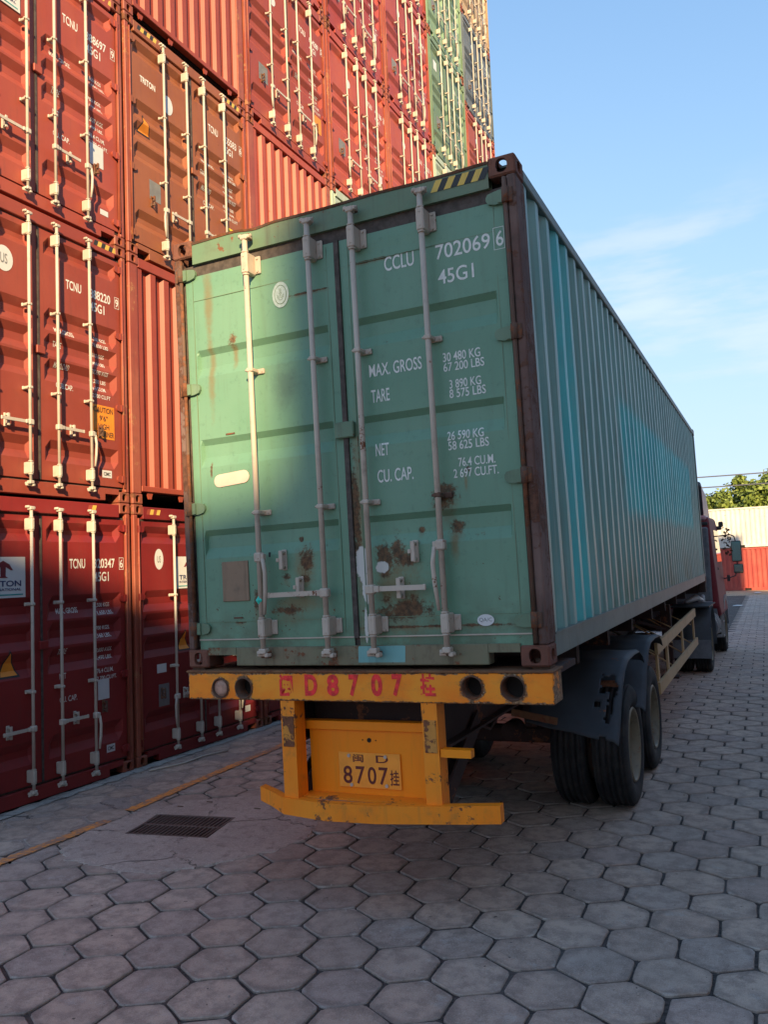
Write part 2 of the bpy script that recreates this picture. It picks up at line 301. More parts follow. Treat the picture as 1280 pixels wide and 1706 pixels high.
# ground
def paver_mat():
    k = Mat('concrete paver grey mauve', 0.85, spec=0.3)
    g = N(k.nt, 'NewGeometry'); gv = k.tc.outputs['Object']
    pos = g.outputs['Position']
    rnd = k.math('FRACT', k.math('ADD', k.oi.outputs['Random'], g.outputs['Random Per Island']))
    c = k.mix(rnd, (0.49, 0.355, 0.275), (0.58, 0.445, 0.350))
    r2 = k.math('FRACT', k.math('MULTIPLY', rnd, 7.31))
    c = k.mix(k.ramp(r2, 0.62, 1.0, 0, 0.7), c, (0.39, 0.325, 0.285))
    r3 = k.math('FRACT', k.math('MULTIPLY', rnd, 13.7))
    c = k.mix(k.ramp(r3, 0.75, 1.0, 0, 0.5), c, (0.36, 0.265, 0.24))
    m = k.noise(1.0, 3, 0.6, vec=pos); c = k.mix(k.ramp(m, 0.40, 0.66, 0, 0.5), c, (0.31, 0.24, 0.195))
    n = k.noise(9, 6, 0.68, vec=pos); c = k.mix(k.ramp(n, 0.40, 0.64, 0, 0.62), c, (0.21, 0.158, 0.13))
    n2 = k.noise(5, 6, 0.75, vec=pos); c = k.mix(k.ramp(n2, 0.56, 0.70, 0, 0.5), c, (0.46, 0.43, 0.40))
    f = k.noise(160, 3, 0.7, vec=pos); c = k.mix(k.ramp(f, 0.45, 0.68, 0, 0.5), c, (0.58, 0.50, 0.44))
    sp = k.noise(23, 2, 0.5, vec=pos); c = k.mix(k.ramp(sp, 0.735, 0.75, 0, 0.8), c, (0.03, 0.026, 0.026))
    ln = N(k.nt, 'VectorMath', operation='LENGTH'); k.L(k.obj, ln.inputs[0]); rad = k.math('ADD', ln.outputs['Value'], k.math('MULTIPLY', k.math('SUBTRACT', n, 0.5), 0.10))
    em = k.math('MULTIPLY', k.ramp(rad, 0.13, 0.19), k.math('LESS_THAN', ln.outputs['Value'], 0.26)); c = k.mix(k.math('MULTIPLY', em, 0.45), c, (0.19, 0.15, 0.13))
    cm = k.math('MULTIPLY', k.ramp(rad, 0.175, 0.20), k.math('MULTIPLY', k.ramp(n2, 0.45, 0.6), k.math('LESS_THAN', ln.outputs['Value'], 0.26))); c = k.mix(k.math('MULTIPLY', cm, 0.6), c, (0.55, 0.48, 0.42))
    dk = k.noise(260, 2, 0.6, vec=pos); c = k.mix(k.ramp(dk, 0.55, 0.70, 0, 0.45), c, (0.10, 0.075, 0.065))
    st = k.noise(2.6, 8, 0.75, vec=pos, dist=1.0); c = k.mix(k.ramp(st, 0.60, 0.68, 0, 0.45), c, (0.15, 0.115, 0.10))
    k.color(c)
    k.bump(k.math('ADD', k.math('ADD', k.math('MULTIPLY', f, 0.35), k.math('MULTIPLY', n, 0.5)), k.math('MULTIPLY', n2, 0.5)), 0.8, 0.010)
    return k.m
M['paver'] = paver_mat()
def joint_mat():
    k = Mat('joint sand and grit', 0.95); p = N(k.nt, 'NewGeometry').outputs['Position']
    n = k.noise(40, 5, 0.7, vec=p); c = k.mix(k.ramp(n, 0.4, 0.65), (0.035, 0.029, 0.027), (0.10, 0.082, 0.072))
    w = k.ramp(k.noise(1.2, 4, .6, vec=p), 0.5, 0.7); c = k.mix(k.math('MULTIPLY', w, .6), c, (0.14, 0.12, 0.11)); k.color(c)
    k.bump(n, 0.8, 0.01); return k.m
M['joint'] = joint_mat()
def conc(name, a, b, s=1.0, speck=True):
    k = Mat(name, 0.9, spec=0.3); p = N(k.nt, 'NewGeometry').outputs['Position']
    n = k.noise(2.2*s, 6, 0.65, vec=p); c = k.mix(k.ramp(n, 0.35, 0.65), a, b)
    f = k.noise(90*s, 3, 0.7, vec=p); c = k.mix(k.ramp(f, 0.45, 0.7, 0, 0.35), c, tuple(min(1, q*1.7) for q in b))
    v = k.noise(12*s, 6, 0.7, vec=p); c = k.mix(k.ramp(v, 0.50, 0.68, 0, 0.65), c, tuple(q*0.55 for q in a)); k.color(c)
    g3 = k.noise(300*s, 2, 0.6, vec=p); c = k.mix(k.ramp(g3, 0.52, 0.66, 0, 0.5), c, tuple(q*0.35 for q in a))
    w_ = k.noise(3*s, 5, 0.7, vec=p); wp = N(k.nt, 'VectorMath', operation='MULTIPLY_ADD'); k.L(p, wp.inputs[0]); wp.inputs[1].default_value = (1, 1, 1)
    cx_ = N(k.nt, 'CombineXYZ'); k.L(k.math('MULTIPLY', w_, 0.5), cx_.inputs[0]); k.L(k.math('MULTIPLY', v, 0.25), cx_.inputs[1]); k.L(cx_.outputs[0], wp.inputs[2])
    vo = N(k.nt, 'TexVoronoi', feature='DISTANCE_TO_EDGE'); vo.inputs['Scale'].default_value = 1.1*s; k.L(wp.outputs[0], vo.inputs['Vector'])
    cr = k.math('MULTIPLY', k.ramp(vo.outputs['Distance'], 0.012, 0.004), k.ramp(n, 0.42, 0.52)); c = k.mix(k.math('MULTIPLY', cr, 0.8), c, tuple(q*0.22 for q in a)); k.color(c)
    k.bump(k.math('SUBTRACT', k.math('ADD', k.math('MULTIPLY', f, 0.4), v), cr), 0.8, 0.010); return k.m
M['patch'] = conc('old concrete patch', (0.40, 0.31, 0.26), (0.48, 0.385, 0.325))
M['skim'] = conc('worn cement skim', (0.30, 0.245, 0.215), (0.38, 0.315, 0.275))
M['kerb'] = conc('pale concrete edge strip', (0.30, 0.28, 0.26), (0.45, 0.43, 0.39))
M['earth'] = conc('dusty yard ground', (0.36, 0.27, 0.18), (0.42, 0.32, 0.22), 0.4)
def linem():
    k = Mat('worn yellow road paint', 0.75); p = N(k.nt, 'NewGeometry').outputs['Position']
    n = k.noise(16, 6, 0.75, vec=p); n0 = k.noise(1.7, 4, 0.7, vec=p); c = k.mix(k.ramp(k.math('ADD', k.math('MULTIPLY', n, .6), k.math('MULTIPLY', n0, .4)), 0.44, 0.56), (0.80, 0.30, 0.06), (0.34, 0.20, 0.14)); k.color(c)
    k.bump(n, 0.4, 0.005); return k.m
M['line'] = linem()
M['grate'] = paint('cast iron grate', (0.10, 0.065, 0.055), rust=0.35, dirt=0.5, rough=0.7)
def leafm(name, a, b):
    k = Mat(name, 0.6); g = N(k.nt, 'NewGeometry'); c = k.mix(g.outputs['Random Per Island'], a, b); k.color(c)
    k.b.inputs['Subsurface Weight'].default_value = 0.0; return k.m
M['leaf'] = leafm('leaves olive green', (0.10, 0.145, 0.022), (0.20, 0.25, 0.045))  # green varies at random from leaf to leaf
M['bark'] = plain('bark', (0.10, 0.07, 0.05), 0.9, var=0.3)
M['cable'] = plain('cable grey', (0.10, 0.10, 0.12), 0.6)
M['litter'] = plain('pale litter', (0.6, 0.58, 0.55), 0.7)

# ------------------------------------------------------------------ mesh helpers
class MB:
    def __init__(s): s.v = []; s.f = []; s.sm = []
    def add(s, vs, fs, smooth=False, mat=None):
        o = len(s.v)
        s.v += [tuple(mat @ Vector(p)) if mat else tuple(p) for p in vs]
        s.f += [tuple(i+o for i in f) for f in fs]; s.sm += [smooth]*len(fs); return s
    def box(s, x0, x1, y0, y1, z0, z1, mat=None, bev=0.0):
        if x1 < x0: x0, x1 = x1, x0
        if y1 < y0: y0, y1 = y1, y0
        if z1 < z0: z0, z1 = z1, z0
        if bev:
            b = min(bev, (x1-x0)/2.01, (y1-y0)/2.01, (z1-z0)/2.01)
            vs = []; idx = {}
            for i, (X, sx) in enumerate(((x0, 1), (x1, -1))):
                for j, (Y, sy) in enumerate(((y0, 1), (y1, -1))):
                    for k, (Z, sz) in enumerate(((z0, 1), (z1, -1))):
                        idx[i, j, k, 0] = len(vs); vs.append((X, Y+sy*b, Z+sz*b))
                        idx[i, j, k, 1] = len(vs); vs.append((X+sx*b, Y, Z+sz*b))
                        idx[i, j, k, 2] = len(vs); vs.append((X+sx*b, Y+sy*b, Z))
            I = idx; fs = []
            fs.append((I[0,0,0,0], I[0,0,1,0], I[0,1,1,0], I[0,1,0,0])); fs.append((I[1,0,0,0], I[1,1,0,0], I[1,1,1,0], I[1,0,1,0]))
            fs.append((I[0,0,0,1], I[1,0,0,1], I[1,0,1,1], I[0,0,1,1])); fs.append((I[0,1,0,1], I[0,1,1,1], I[1,1,1,1], I[1,1,0,1]))
            fs.append((I[0,0,0,2], I[0,1,0,2], I[1,1,0,2], I[1,0,0,2])); fs.append((I[0,0,1,2], I[1,0,1,2], I[1,1,1,2], I[0,1,1,2]))
            for k in (0, 1):   # edges along z: between x & y faces
                pass
            for i in (0, 1):
                for j in (0, 1): fs.append((I[i,j,0,0], I[i,j,0,1], I[i,j,1,1], I[i,j,1,0]))
                for k in (0, 1): fs.append((I[i,0,k,0], I[i,1,k,0], I[i,1,k,2], I[i,0,k,2]))
            for j in (0, 1):
                for k in (0, 1): fs.append((I[0,j,k,1], I[0,j,k,2], I[1,j,k,2], I[1,j,k,1]))
            for i in (0, 1):
                for j in (0, 1):
                    for k in (0, 1): fs.append((I[i,j,k,0], I[i,j,k,1], I[i,j,k,2]))
            return s.add(vs, fs, False, mat)
        vs = [(x0,y0,z0),(x1,y0,z0),(x1,y1,z0),(x0,y1,z0),(x0,y0,z1),(x1,y0,z1),(x1,y1,z1),(x0,y1,z1)]
        return s.add(vs, [(0,3,2,1),(4,5,6,7),(0,1,5,4),(1,2,6,5),(2,3,7,6),(3,0,4,7)], False, mat)
    def tube(s, pts, r, n=10, caps=True, smooth=True):
        pts = [Vector(p) for p in pts]; rs = r if isinstance(r, (list, tuple)) else [r]*len(pts)
        vs = []; fs = []; prev = None
        for i, p in enumerate(pts):
            d = (pts[min(i+1, len(pts)-1)]-pts[max(i-1, 0)]).normalized()
            if prev is None:
                a = d.orthogonal().normalized()
            else:
                a = (prev - d*prev.dot(d)).normalized()
            prev = a; b = d.cross(a)
            for k in range(n):
                t = 2*math.pi*k/n; vs.append(p+(a*math.cos(t)+b*math.sin(t))*rs[i])
        for i in range(len(pts)-1):
            for k in range(n):
                k2 = (k+1) % n; fs.append((i*n+k, i*n+k2, (i+1)*n+k2, (i+1)*n+k))
        s.add(vs, fs, smooth)
        if caps:
            o = len(s.v)-len(vs)
            s.f.append(tuple(o+k for k in reversed(range(n)))); s.sm.append(False)
            s.f.append(tuple(o+(len(pts)-1)*n+k for k in range(n))); s.sm.append(False)
        return s
    def bar(s, p, q, w, h, upv=(0, 0, 1)):
        p, q = Vector(p), Vector(q); d = (q-p).normalized(); sd_ = d.cross(Vector(upv)).normalized(); u = sd_.cross(d)
        vs = []
        for e in (p, q):
            for a, b in ((-1, -1), (1, -1), (1, 1), (-1, 1)): vs.append(e+sd_*a*w/2+u*b*h/2)
        return s.add(vs, [(3,2,1,0),(4,5,6,7),(0,1,5,4),(1,2,6,5),(2,3,7,6),(3,0,4,7)])
    def prism(s, poly, y0, y1, axis='y'):
        """extrude 2D polygon (a,b) along axis"""
        n = len(poly)
        if axis == 'y': vs = [(a, y0, b) for a, b in poly]+[(a, y1, b) for a, b in poly]
        elif axis == 'x': vs = [(y0, a, b) for a, b in poly]+[(y1, a, b) for a, b in poly]
        else: vs = [(a, b, y0) for a, b in poly]+[(a, b, y1) for a, b in poly]
        fs = [tuple(range(n)), tuple(reversed(range(n, 2*n)))]+[((i+1) % n, i, i+n, (i+1) % n+n) for i in range(n)]
        return s.add(vs, fs)
    def lathe(s, prof, cx, cy, cz, axis='x', n=48, smooth=True):
        """prof: list of (along, radius)"""
        vs = []; fs = []
        for a, r in prof:
            for k in range(n):
                t = 2*math.pi*k/n; c_, s_ = r*math.cos(t), r*math.sin(t)
                vs.append((cx+a, cy+c_, cz+s_) if axis == 'x' else (cx+c_, cy+a, cz+s_) if axis == 'y' else (cx+c_, cy+s_, cz+a))
        for i in range(len(prof)-1):
            for k in range(n):
                k2 = (k+1) % n; fs.append((i*n+k, i*n+k2, (i+1)*n+k2, (i+1)*n+k))
        return s.add(vs, fs, smooth)
    def mesh(s, name, mat):
        me = bpy.data.meshes.new(name); me.from_pydata(s.v, [], s.f)
        me.polygons.foreach_set('use_smooth', s.sm)
        if mat: me.materials.append(M[mat] if isinstance(mat, str) else mat)
        me.update()
        return me
    def build(s, name, mat, parent=None, fix=True):
        me = s.mesh(name, mat)
        if fix:
            bm = bmesh.new(); bm.from_mesh(me); bmesh.ops.recalc_face_normals(bm, faces=bm.faces); bm.to_mesh(me); bm.free()
        return ob(name, me, parent)
def ob(name, me, parent=None):
    o = bpy.data.objects.new(name, me); C.objects.link(o)
    if parent is not None: o.parent = parent
    return o
def thing(name, label, cat, loc=(0, 0, 0), rot=(0, 0, 0), group=None):
    o = bpy.data.objects.new(name, None); C.objects.link(o); o.empty_display_size = 0.2
    o.location = loc; o.rotation_euler = rot; o['label'] = label; o['category'] = cat
    if group: o['group'] = group
    return o
def tag(o, label, cat, group=None):
    o['label'] = label; o['category'] = cat
    if group: o['group'] = group
    return o
def struct(o): o['kind'] = 'structure'; return o
def evald(o):
    dg = bpy.context.evaluated_depsgraph_get(); dg.update()
    me = bpy.data.meshes.new_from_object(o.evaluated_get(dg)); return me
def boolmesh(base, cutters, mat):
    """difference of closed MB shapes -> mesh"""
    o = base.build('tmp', None); cs = []
    for c in cutters:
        k = c.build('tmpc', None); cs.append(k)
        m = o.modifiers.new('b', 'BOOLEAN'); m.operation = 'DIFFERENCE'; m.object = k; m.solver = 'EXACT'
    me = evald(o)
    for q in cs+[o]: bpy.data.objects.remove(q)
    me.materials.clear(); me.materials.append(M[mat] if isinstance(mat, str) else mat); return me
def mirrored(me, sx=1, sy=1, sz=1, t=(0, 0, 0)):
    m2 = me.copy(); m2.transform(Matrix.Translation(t) @ Matrix.Diagonal((sx, sy, sz, 1)))
    if sx*sy*sz < 0: m2.flip_normals()
    return m2

def glyphs(items, depth=None, yoff=0.0, breaks=(), bold=0.012):
    """items: (text,x0,x1,z0,z1[,italic]); returns MB-like merged mesh data on plane y = depth(x,z)-lift, facing -y"""
    vs = []; fs = []
    for it in items:
        t, x0, x1, z0, z1 = it[:5]
        cu = bpy.data.curves.new('t', 'FONT'); cu.body = t; cu.resolution_u = 4; cu.offset = bold if len(it) < 6 else it[5]; cu.size = 1
        o = bpy.data.objects.new('t', cu); C.objects.link(o)
        me = evald(o); bpy.data.objects.remove(o)
        if not len(me.vertices): continue
        xs = [v.co.x for v in me.vertices]; ys = [v.co.y for v in me.vertices]
        a, b, c, d = min(xs), max(xs), min(ys), max(ys)
        off = len(vs)
        for v in me.vertices: vs.append((x0+(v.co.x-a)/(b-a)*(x1-x0), 0.0, z0+(v.co.y-c)/(d-c)*(z1-z0)))
        for p in me.polygons: fs.append(tuple(off+i for i in p.vertices))
        bpy.data.meshes.remove(me)
    return vs, fs
def lettering(name, items, mat, parent, plane=0.0, depth=None, breaks=(), lift=0.0016, bold=0.012, quads=()):
    vs, fs = glyphs(items, bold=bold)
    bm = bmesh.new(); bv = [bm.verts.new(v) for v in vs]
    for f in fs:
        try: bm.faces.new([bv[i] for i in f])
        except ValueError: pass
    for q in quads:      # x0,x1,z0,z1
        q = [bm.verts.new((a, 0, b)) for a, b in ((q[0], q[2]), (q[1], q[2]), (q[1], q[3]), (q[0], q[3]))]; bm.faces.new(q)
    if depth:
        for z in breaks:
            g = bm.verts[:]+bm.edges[:]+bm.faces[:]
            bmesh.ops.bisect_plane(bm, geom=g, plane_co=(0, 0, z), plane_no=(0, 0, 1))
    for v in bm.verts: v.co.y = plane+(depth(v.co.x, v.co.z) if depth else 0)-lift
    for f in bm.faces:
        f.normal_update()
        if f.normal.y > 0: f.normal_flip()
    me = bpy.data.meshes.new(name); bm.to_mesh(me); bm.free(); me.materials.append(M[mat])
    return ob(name, me, parent)

# ------------------------------------------------------------------ container parts
CW, CL, CH = 1.219, 12.192, 2.896
def ellipse_cyl(axis, c, a, b, d0, d1, n=20):
    m = MB(); poly = []
    for k in range(n):
        t = 2*math.pi*k/n; x = a*abs(math.cos(t))**0.8*(1 if math.cos(t) > 0 else -1); y = b*abs(math.sin(t))**0.8*(1 if math.sin(t) > 0 else -1)
        poly.append((c[0]+x, c[1]+y))
    return m.prism(poly, d0, d1, axis)
def casting_mesh(mat):
    b = MB().box(-.162, 0, 0, .178, 0, .118, bev=.010)
    inner = MB().box(-.134, -.028, .028, .150, .028, .090)
    c1 = ellipse_cyl('y', (-.081, .059), .034, .041, -.02, .05)
    c2 = ellipse_cyl('x', (.089, .059), .04, .034, -.05, .02)
    c3 = ellipse_cyl('z', (-.081, .089), .033, .06, -.02, .14)
    return boolmesh(b, [inner, c1, c2, c3], mat)
def set_castings(root, mat, H, cache={}):
    if mat not in cache:
        me = casting_mesh(mat); v = {}
        for sx in (1, -1):
            for sy in (1, -1): v[sx, sy] = mirrored(me, sx, sy)
        cache[mat] = v
    for sx in (1, -1):
        for sy in (1, -1):
            for z in (0, H-.118):
                o = ob('corner_casting', cache[mat][sx, sy], root)
                o.location = (sx*CW, 0 if sy > 0 else CL, z)

def corr_wall(n, length, z0, z1, depth, flat_out, slope, flat_in):
    """vertical trapezoid corrugation profile along u; returns list of (u, d) d=0 outer"""
    p = []; u = 0; per = length/n; s = per/(flat_out+2*slope+flat_in)
    for i in range(n):
        p += [(u, 0), (u+flat_out*s, 0), (u+(flat_out+slope)*s, depth), (u+(flat_out+slope+flat_in)*s, depth)]; u += per
    p.append((length, 0)); return p
def side_wall_mb(sx, y0, y1, z0, z1, n, depth=.036, ox=1.205, dent=0):
    m = MB(); pr = corr_wall(n, y1-y0, z0, z1, depth, .072, .068, .070); vs = []; fs = []
    nz_ = 14 if dent else 1
    for u, d in pr:
        for q in range(nz_+1):
            z = z0+(z1-z0)*q/nz_; e = math.sin(math.pi*q/nz_) if dent else 0
            w = dent*e*(math.sin(u*1.9+z*2.1)*.5+math.sin(u*5.3-z*3.7+1)*.3+math.sin(u*11.7+z*6.1+2)*.35)
            vs.append((sx*(ox-d-abs(dent)*.4+w), y0+u+w*.5, z))
    k_ = nz_+1
    for i in range(len(pr)-1):
        for q in range(nz_):
            a = i*k_+q; f = (a, a+k_, a+k_+1, a+1); fs.append(f if sx > 0 else f[::-1])
    return m.add(vs, fs)

def grid_door(x0, x1, z0, z1, xs, zs, depth, y=.02, back=.081):
    m = MB(); xs = sorted(set([round(q, 5) for q in xs+[x0, x1]])); zs = sorted(set([round(q, 5) for q in zs+[z0, z1]]))
    nx, nz = len(xs), len(zs); vs = [(x, y+depth(x, z), z) for z in zs for x in xs]
    fs = [(j*nx+i, j*nx+i+1, (j+1)*nx+i+1, (j+1)*nx+i) for j in range(nz-1) for i in range(nx-1)]
    # returns round the edge
    o = len(vs); vs += [(x0, y, z0), (x1, y, z0), (x1, y, z1), (x0, y, z1), (x0, back, z0), (x1, back, z0), (x1, back, z1), (x0, back, z1)]
    for a, b in ((0, 1), (1, 2), (2, 3), (3, 0)): fs.append((o+a, o+4+a, o+4+b, o+b))
    return m.add(vs, fs)

# stack door relief: (z, depth) key list
SPROF = [(0.18, 0), (.36, 0), (.44, .046), (.50, .046), (.58, 0), (1.17, 0), (1.25, .046), (1.325, .046), (1.405, 0), (1.43, 0), (1.51, .046), (1.585, .046), (1.665, 0),
         (1.69, 0), (1.77, .046), (1.845, .046), (1.925, 0), (2.46, 0), (2.535, .046), (2.58, .046), (2.655, 0), (2.70, 0)]
def pl(prof, z):
    if z <= prof[0][0]: return prof[0][1]
    for (a, d), (b, e) in zip(prof, prof[1:]):
        if z <= b: return d+(e-d)*(z-a)/(b-a)
    return prof[-1][1]
def sdepth_for(x0, x1):
    def f(x, z):
        e = min(x-x0, x1-x); w = max(0, min(1, (e-.060)/.065)); return pl(SPROF, z)*w
    return f
def door_x(sx): return (.012, 1.132) if sx > 0 else (-1.132, -.012)

def rod_mb(x, z0, z1, yc=-.060, r=.0168, n=12):
    m = MB(); m.tube([(x, yc, z0), (x, yc, z1)], r, n)
    for z, s in ((z1, 1), (z0, -1)):      # cam ends
        m.box(x-.026, x+.026, yc-.022, yc+.03, z-.012, z+.022, bev=.006)
        m.box(x-.045, x-.020, yc-.012, yc+.035, z-.004+s*.012, z+.020+s*.012, bev=.005)
        m.box(x+.012, x+.040, yc-.016, yc+.030, z-.018+s*.014, z+.008+s*.014, bev=.005)
        m.tube([(x-.05, yc+.01, z+s*.02), (x+.045, yc+.01, z+s*.02)], .009, 8)
    return m
def bracket_mb(x, z, h=.13, yc=-.060, w=1.0):
    m = MB(); m.box(x-.024*w, x+.026*w, yc-.024, .019, z-h/2, z+h/2, bev=.008); m.box(x+.026*w, x+.068*w, .004, .019, z-h/2+.012, z+h/2-.012, bev=.004)
    m.tube([(x, yc, z-h/2-.01), (x, yc, z-h/2)], .023, 12); m.tube([(x, yc, z+h/2), (x, yc, z+h/2+.01)], .023, 12)
    for q in (-1, 1):
        m.tube([(x+.048, .005, z+q*h*.3), (x+.048, -.003, z+q*h*.3)], .008, 8); m.tube([(x, yc-.022, z+q*h*.3), (x, yc-.028, z+q*h*.3)], .006, 8)
    return m
def keeper_mb(x, z, yc=-.060):
    m = MB(); m.box(x-.030, x+.062, .000, .019, z-.017, z+.017, bev=.004); m.box(x-.023, x+.023, yc-.021, 0, z-.014, z+.014, bev=.006)
    m.tube([(x+.048, .003, z), (x+.048, -.004, z)], .008, 8); m.tube([(x-.022, yc-.005, z), (x-.034, yc-.005, z)], .008, 8); return m
def hinge_mb(sx, z, xin=1.03):
    m = MB(); a = xin; b = 1.155
    poly = [(sx*b, z-.043), (sx*(a+.05), z-.040), (sx*(a+.012), z-.030), (sx*a, z-.010), (sx*a, z+.010), (sx*(a+.012), z+.028), (sx*(a+.05), z+.036), (sx*b, z+.040)]
    m.prism(poly, -.002, .019); m.prism([(sx*b, z-.040), (sx*(b-.05), z-.036), (sx*(b-.05), z+.034), (sx*b, z+.038)], -.012, .0)
    return m
def handle_h(x, z, s, L=.35, yc=-.060):      # horizontal handle from rod at x, running to side s
    m = MB(); m.box(x-.030, x+.030, yc-.026, yc+.022, z-.028, z+.028, bev=.008); m.box(x+s*.02, x+s*.06, yc-.02, yc+.01, z-.018, z+.02, bev=.004)
    m.bar((x+s*.04, yc-.004, z+.002), (x+s*L, yc-.004, z+.000), .012, .030); m.box(x+s*(L-.015), x+s*(L+.004), yc-.012, yc+.004, z-.018, z+.018, bev=.004); return m
def handle_v(x, z, s, L=.35, yc=-.060):      # hanging handle beside rod
    m = MB(); m.box(x-.026, x+.030, yc-.028, yc+.022, z-.03, z+.03, bev=.008)
    m.box(x+s*.02, x+s*.045, yc-.022, yc+.012, z-.022, z+.022, bev=.004)
    m.tube([(x+s*.035, yc-.016, z-.01), (x+s*.05, yc-.018, z-.10), (x+s*.045, yc-.016, z-.22), (x+s*.03, yc-.014, z-L)], [.013, .014, .014, .010], 8); return m
def catch_mb(x, z, yc=-.02):
    m = MB(); m.box(x-.018, x+.018, .005, .019, z-.065, z+.065, bev=.004)
    for q in (-1, 1): m.tube([(x, .01, z+q*.045), (x, yc-.012, z+q*.045)], .012, 8)
    m.box(x-.014, x+.014, yc-.02, yc-.008, z-.06, z+.06, bev=.004); m.box(x-.03, x-.01, yc-.026, yc-.01, z-.012, z+.012, bev=.003); return m

ROD_S = (.175, .61)
_stack_cache = {}
def stack_container(col, rods=True, detail=2):
    """red style 40 ft container, doors facing local -y.  detail 2 = full, 1 = less."""
    root = thing('shipping_container', 'x', 'shipping container')
    # body shell
    m = MB(); m.box(-1.17, 1.17, .10, CL-.05, .02, 2.88); m.build('cargo_box', 'void', root)
    for sx in (1, -1):
        side_wall_mb(sx, .17, CL-.17, .16, 2.80, 43).build('side_wall', col, root, fix=False)
        p = MB(); p.box(sx*1.150, sx*1.214, .0, .05, .118, CH-.118, bev=.008); p.box(sx*1.16, sx*1.21, .05, .17, .118, CH-.118)
        p.build('corner_post', 'post_r' if col in ('red', 'maroon', 'crimson', 'red_front', 'brown') else col, root)
        r_ = MB(); r_.box(sx*1.15, sx*1.212, .178, CL-.178, 2.80, 2.86); r_.box(sx*1.15, sx*1.212, .178, CL-.178, .02, .16); r_.build('side_rail', col, root)
        h = MB(); h.tube([(sx*1.143, -.004, .16), (sx*1.143, -.004, 2.74)], .011, 8); h.build('hinge_pin', 'post_r', root)
    MB().box(-1.15, 1.15, .10, CL-.1, 2.86, 2.878).build('roof', col, root)
    hd = MB(); hd.box(-1.057, 1.057, .004, .09, 2.735, 2.875, bev=.006); hd.build('door_header', col, root)
    sl = MB(); sl.box(-.86, .86, .004, .10, .012, .145, bev=.005); sl.box(-1.057, -.86, .004, .10, .085, .145); sl.box(.86, 1.057, .004, .10, .085, .145); sl.build('door_sill', col, root)
    g = MB(); g.box(-1.15, 1.15, .082, .10, .145, 2.735); g.box(-1.15, 1.15, .040, .082, .145, .172); g.box(-1.15, 1.15, .040, .082, 2.708, 2.735); g.build('door_gasket', 'gasket', root)
    g = MB(); g.box(-.012, .012, .012, .05, .17, 2.71); g.build('centre_seal', 'gasket', root)
    set_castings(root, 'cast_r', CH)
    for sx in (1, -1):
        x0, x1 = door_x(sx); f = sdepth_for(x0, x1)
        zs = [q[0] for q in SPROF]; xs = [x0+.060, x0+.125, x1-.125, x1-.060]
        d = grid_door(x0, x1, .17, 2.71, xs, zs, f).build('door', col, root, fix=False)
        for z in (.26, 1.05, 1.86, 2.62): hinge_mb(sx, z, 1.045).build('hinge', col, d)
        MB().box(sx*1.05-.1*0, sx*1.05, .018, .019, 0, 0)
        for xr in ROD_S:
            rod_mb(sx*xr, .115, 2.765, r=.0150).build('lock_rod', 'rod_w', d)
            for z in (.26, 2.62): bracket_mb(sx*xr, z, .115, w=.8).build('rod_bracket', 'rod_w', d)
            for z in (1.04, 1.86): keeper_mb(sx*xr, z).build('rod_bracket', 'rod_w', d)
        handle_h(sx*ROD_S[0], .70, sx, .33).build('handle', 'rod_w', d)
        handle_v(sx*ROD_S[1], .69, 1 if sx > 0 else -1, .34).build('handle', 'rod_w', d)
        catch_mb(sx*.40, .70).build('handle_catch', 'rod_w', d); catch_mb(sx*.79, .75).build('handle_catch', 'iron', d)
    MB().box(-.045, .060, -.016, .018, 1.42, 1.50, bev=.006).build('lock_plate', col, root)
    return root
def front_container(col):
    root = thing('shipping_container', 'x', 'shipping container')
    MB().box(-1.15, 1.15, .12, CL-.05, .14, 2.88).build('cargo_box', 'void', root)
    for sx in (1, -1):
        side_wall_mb(sx, .17, CL-.17, .16, 2.80, 43).build('side_wall', col, root, fix=False)
        p = MB(); p.box(sx*1.07, sx*1.214, .004, .17, .118, CH-.118, bev=.01); p.build('corner_post', 'post_r', root)
        r_ = MB(); r_.box(sx*1.15, sx*1.212, .178, CL-.178, 2.80, 2.86); r_.box(sx*1.15, sx*1.212, .178, CL-.178, .02, .16); r_.build('side_rail', col, root)
    MB().box(-1.15, 1.15, .10, CL-.1, 2.86, 2.878).build('roof', col, root)
    MB().box(-1.057, 1.057, .006, .09, 2.76, 2.876, bev=.006).build('top_rail', col, root)
    b = MB(); b.box(-1.057, 1.057, .006, .10, .150, .215, bev=.006)
    for x in (-.9, -.35, .35, .9): b.prism([(x-.05, .15), (x+.05, .15), (x+.02, .07), (x-.02, .07)], .03, .05)
    b.build('bottom_rail', col, root)
    m = MB(); pr = corr_wall(9, 2.14, 0, 0, .046, .10, .035, .10); vs = []; fs = []
    for u, d in pr: vs += [(-1.07+u, .022+d, .215), (-1.07+u, .022+d, 2.76)]
    for i in range(len(pr)-1): fs.append((2*i, 2*i+2, 2*i+3, 2*i+1))
    m.add(vs, fs).build('front_wall', col, root, fix=False)
    set_castings(root, 'cast_r', CH)
    return root
def copy_tree(o, parent=None, mats=None):
    c = o.copy(); C.objects.link(c)
    if parent is not None: c.parent = parent
    for ch in o.children: copy_tree(ch, c)
    return c
_recol = {}
def recolour(root, frm, to):
    for o in [root]+list(root.children_recursive):
        if o.type == 'MESH' and o.data.materials and o.data.materials[0] == M[frm]:
            key = (o.data.name, to)
            if key not in _recol:
                m2 = o.data.copy(); m2.materials[0] = M[to]; _recol[key] = m2
            o.data = _recol[key]

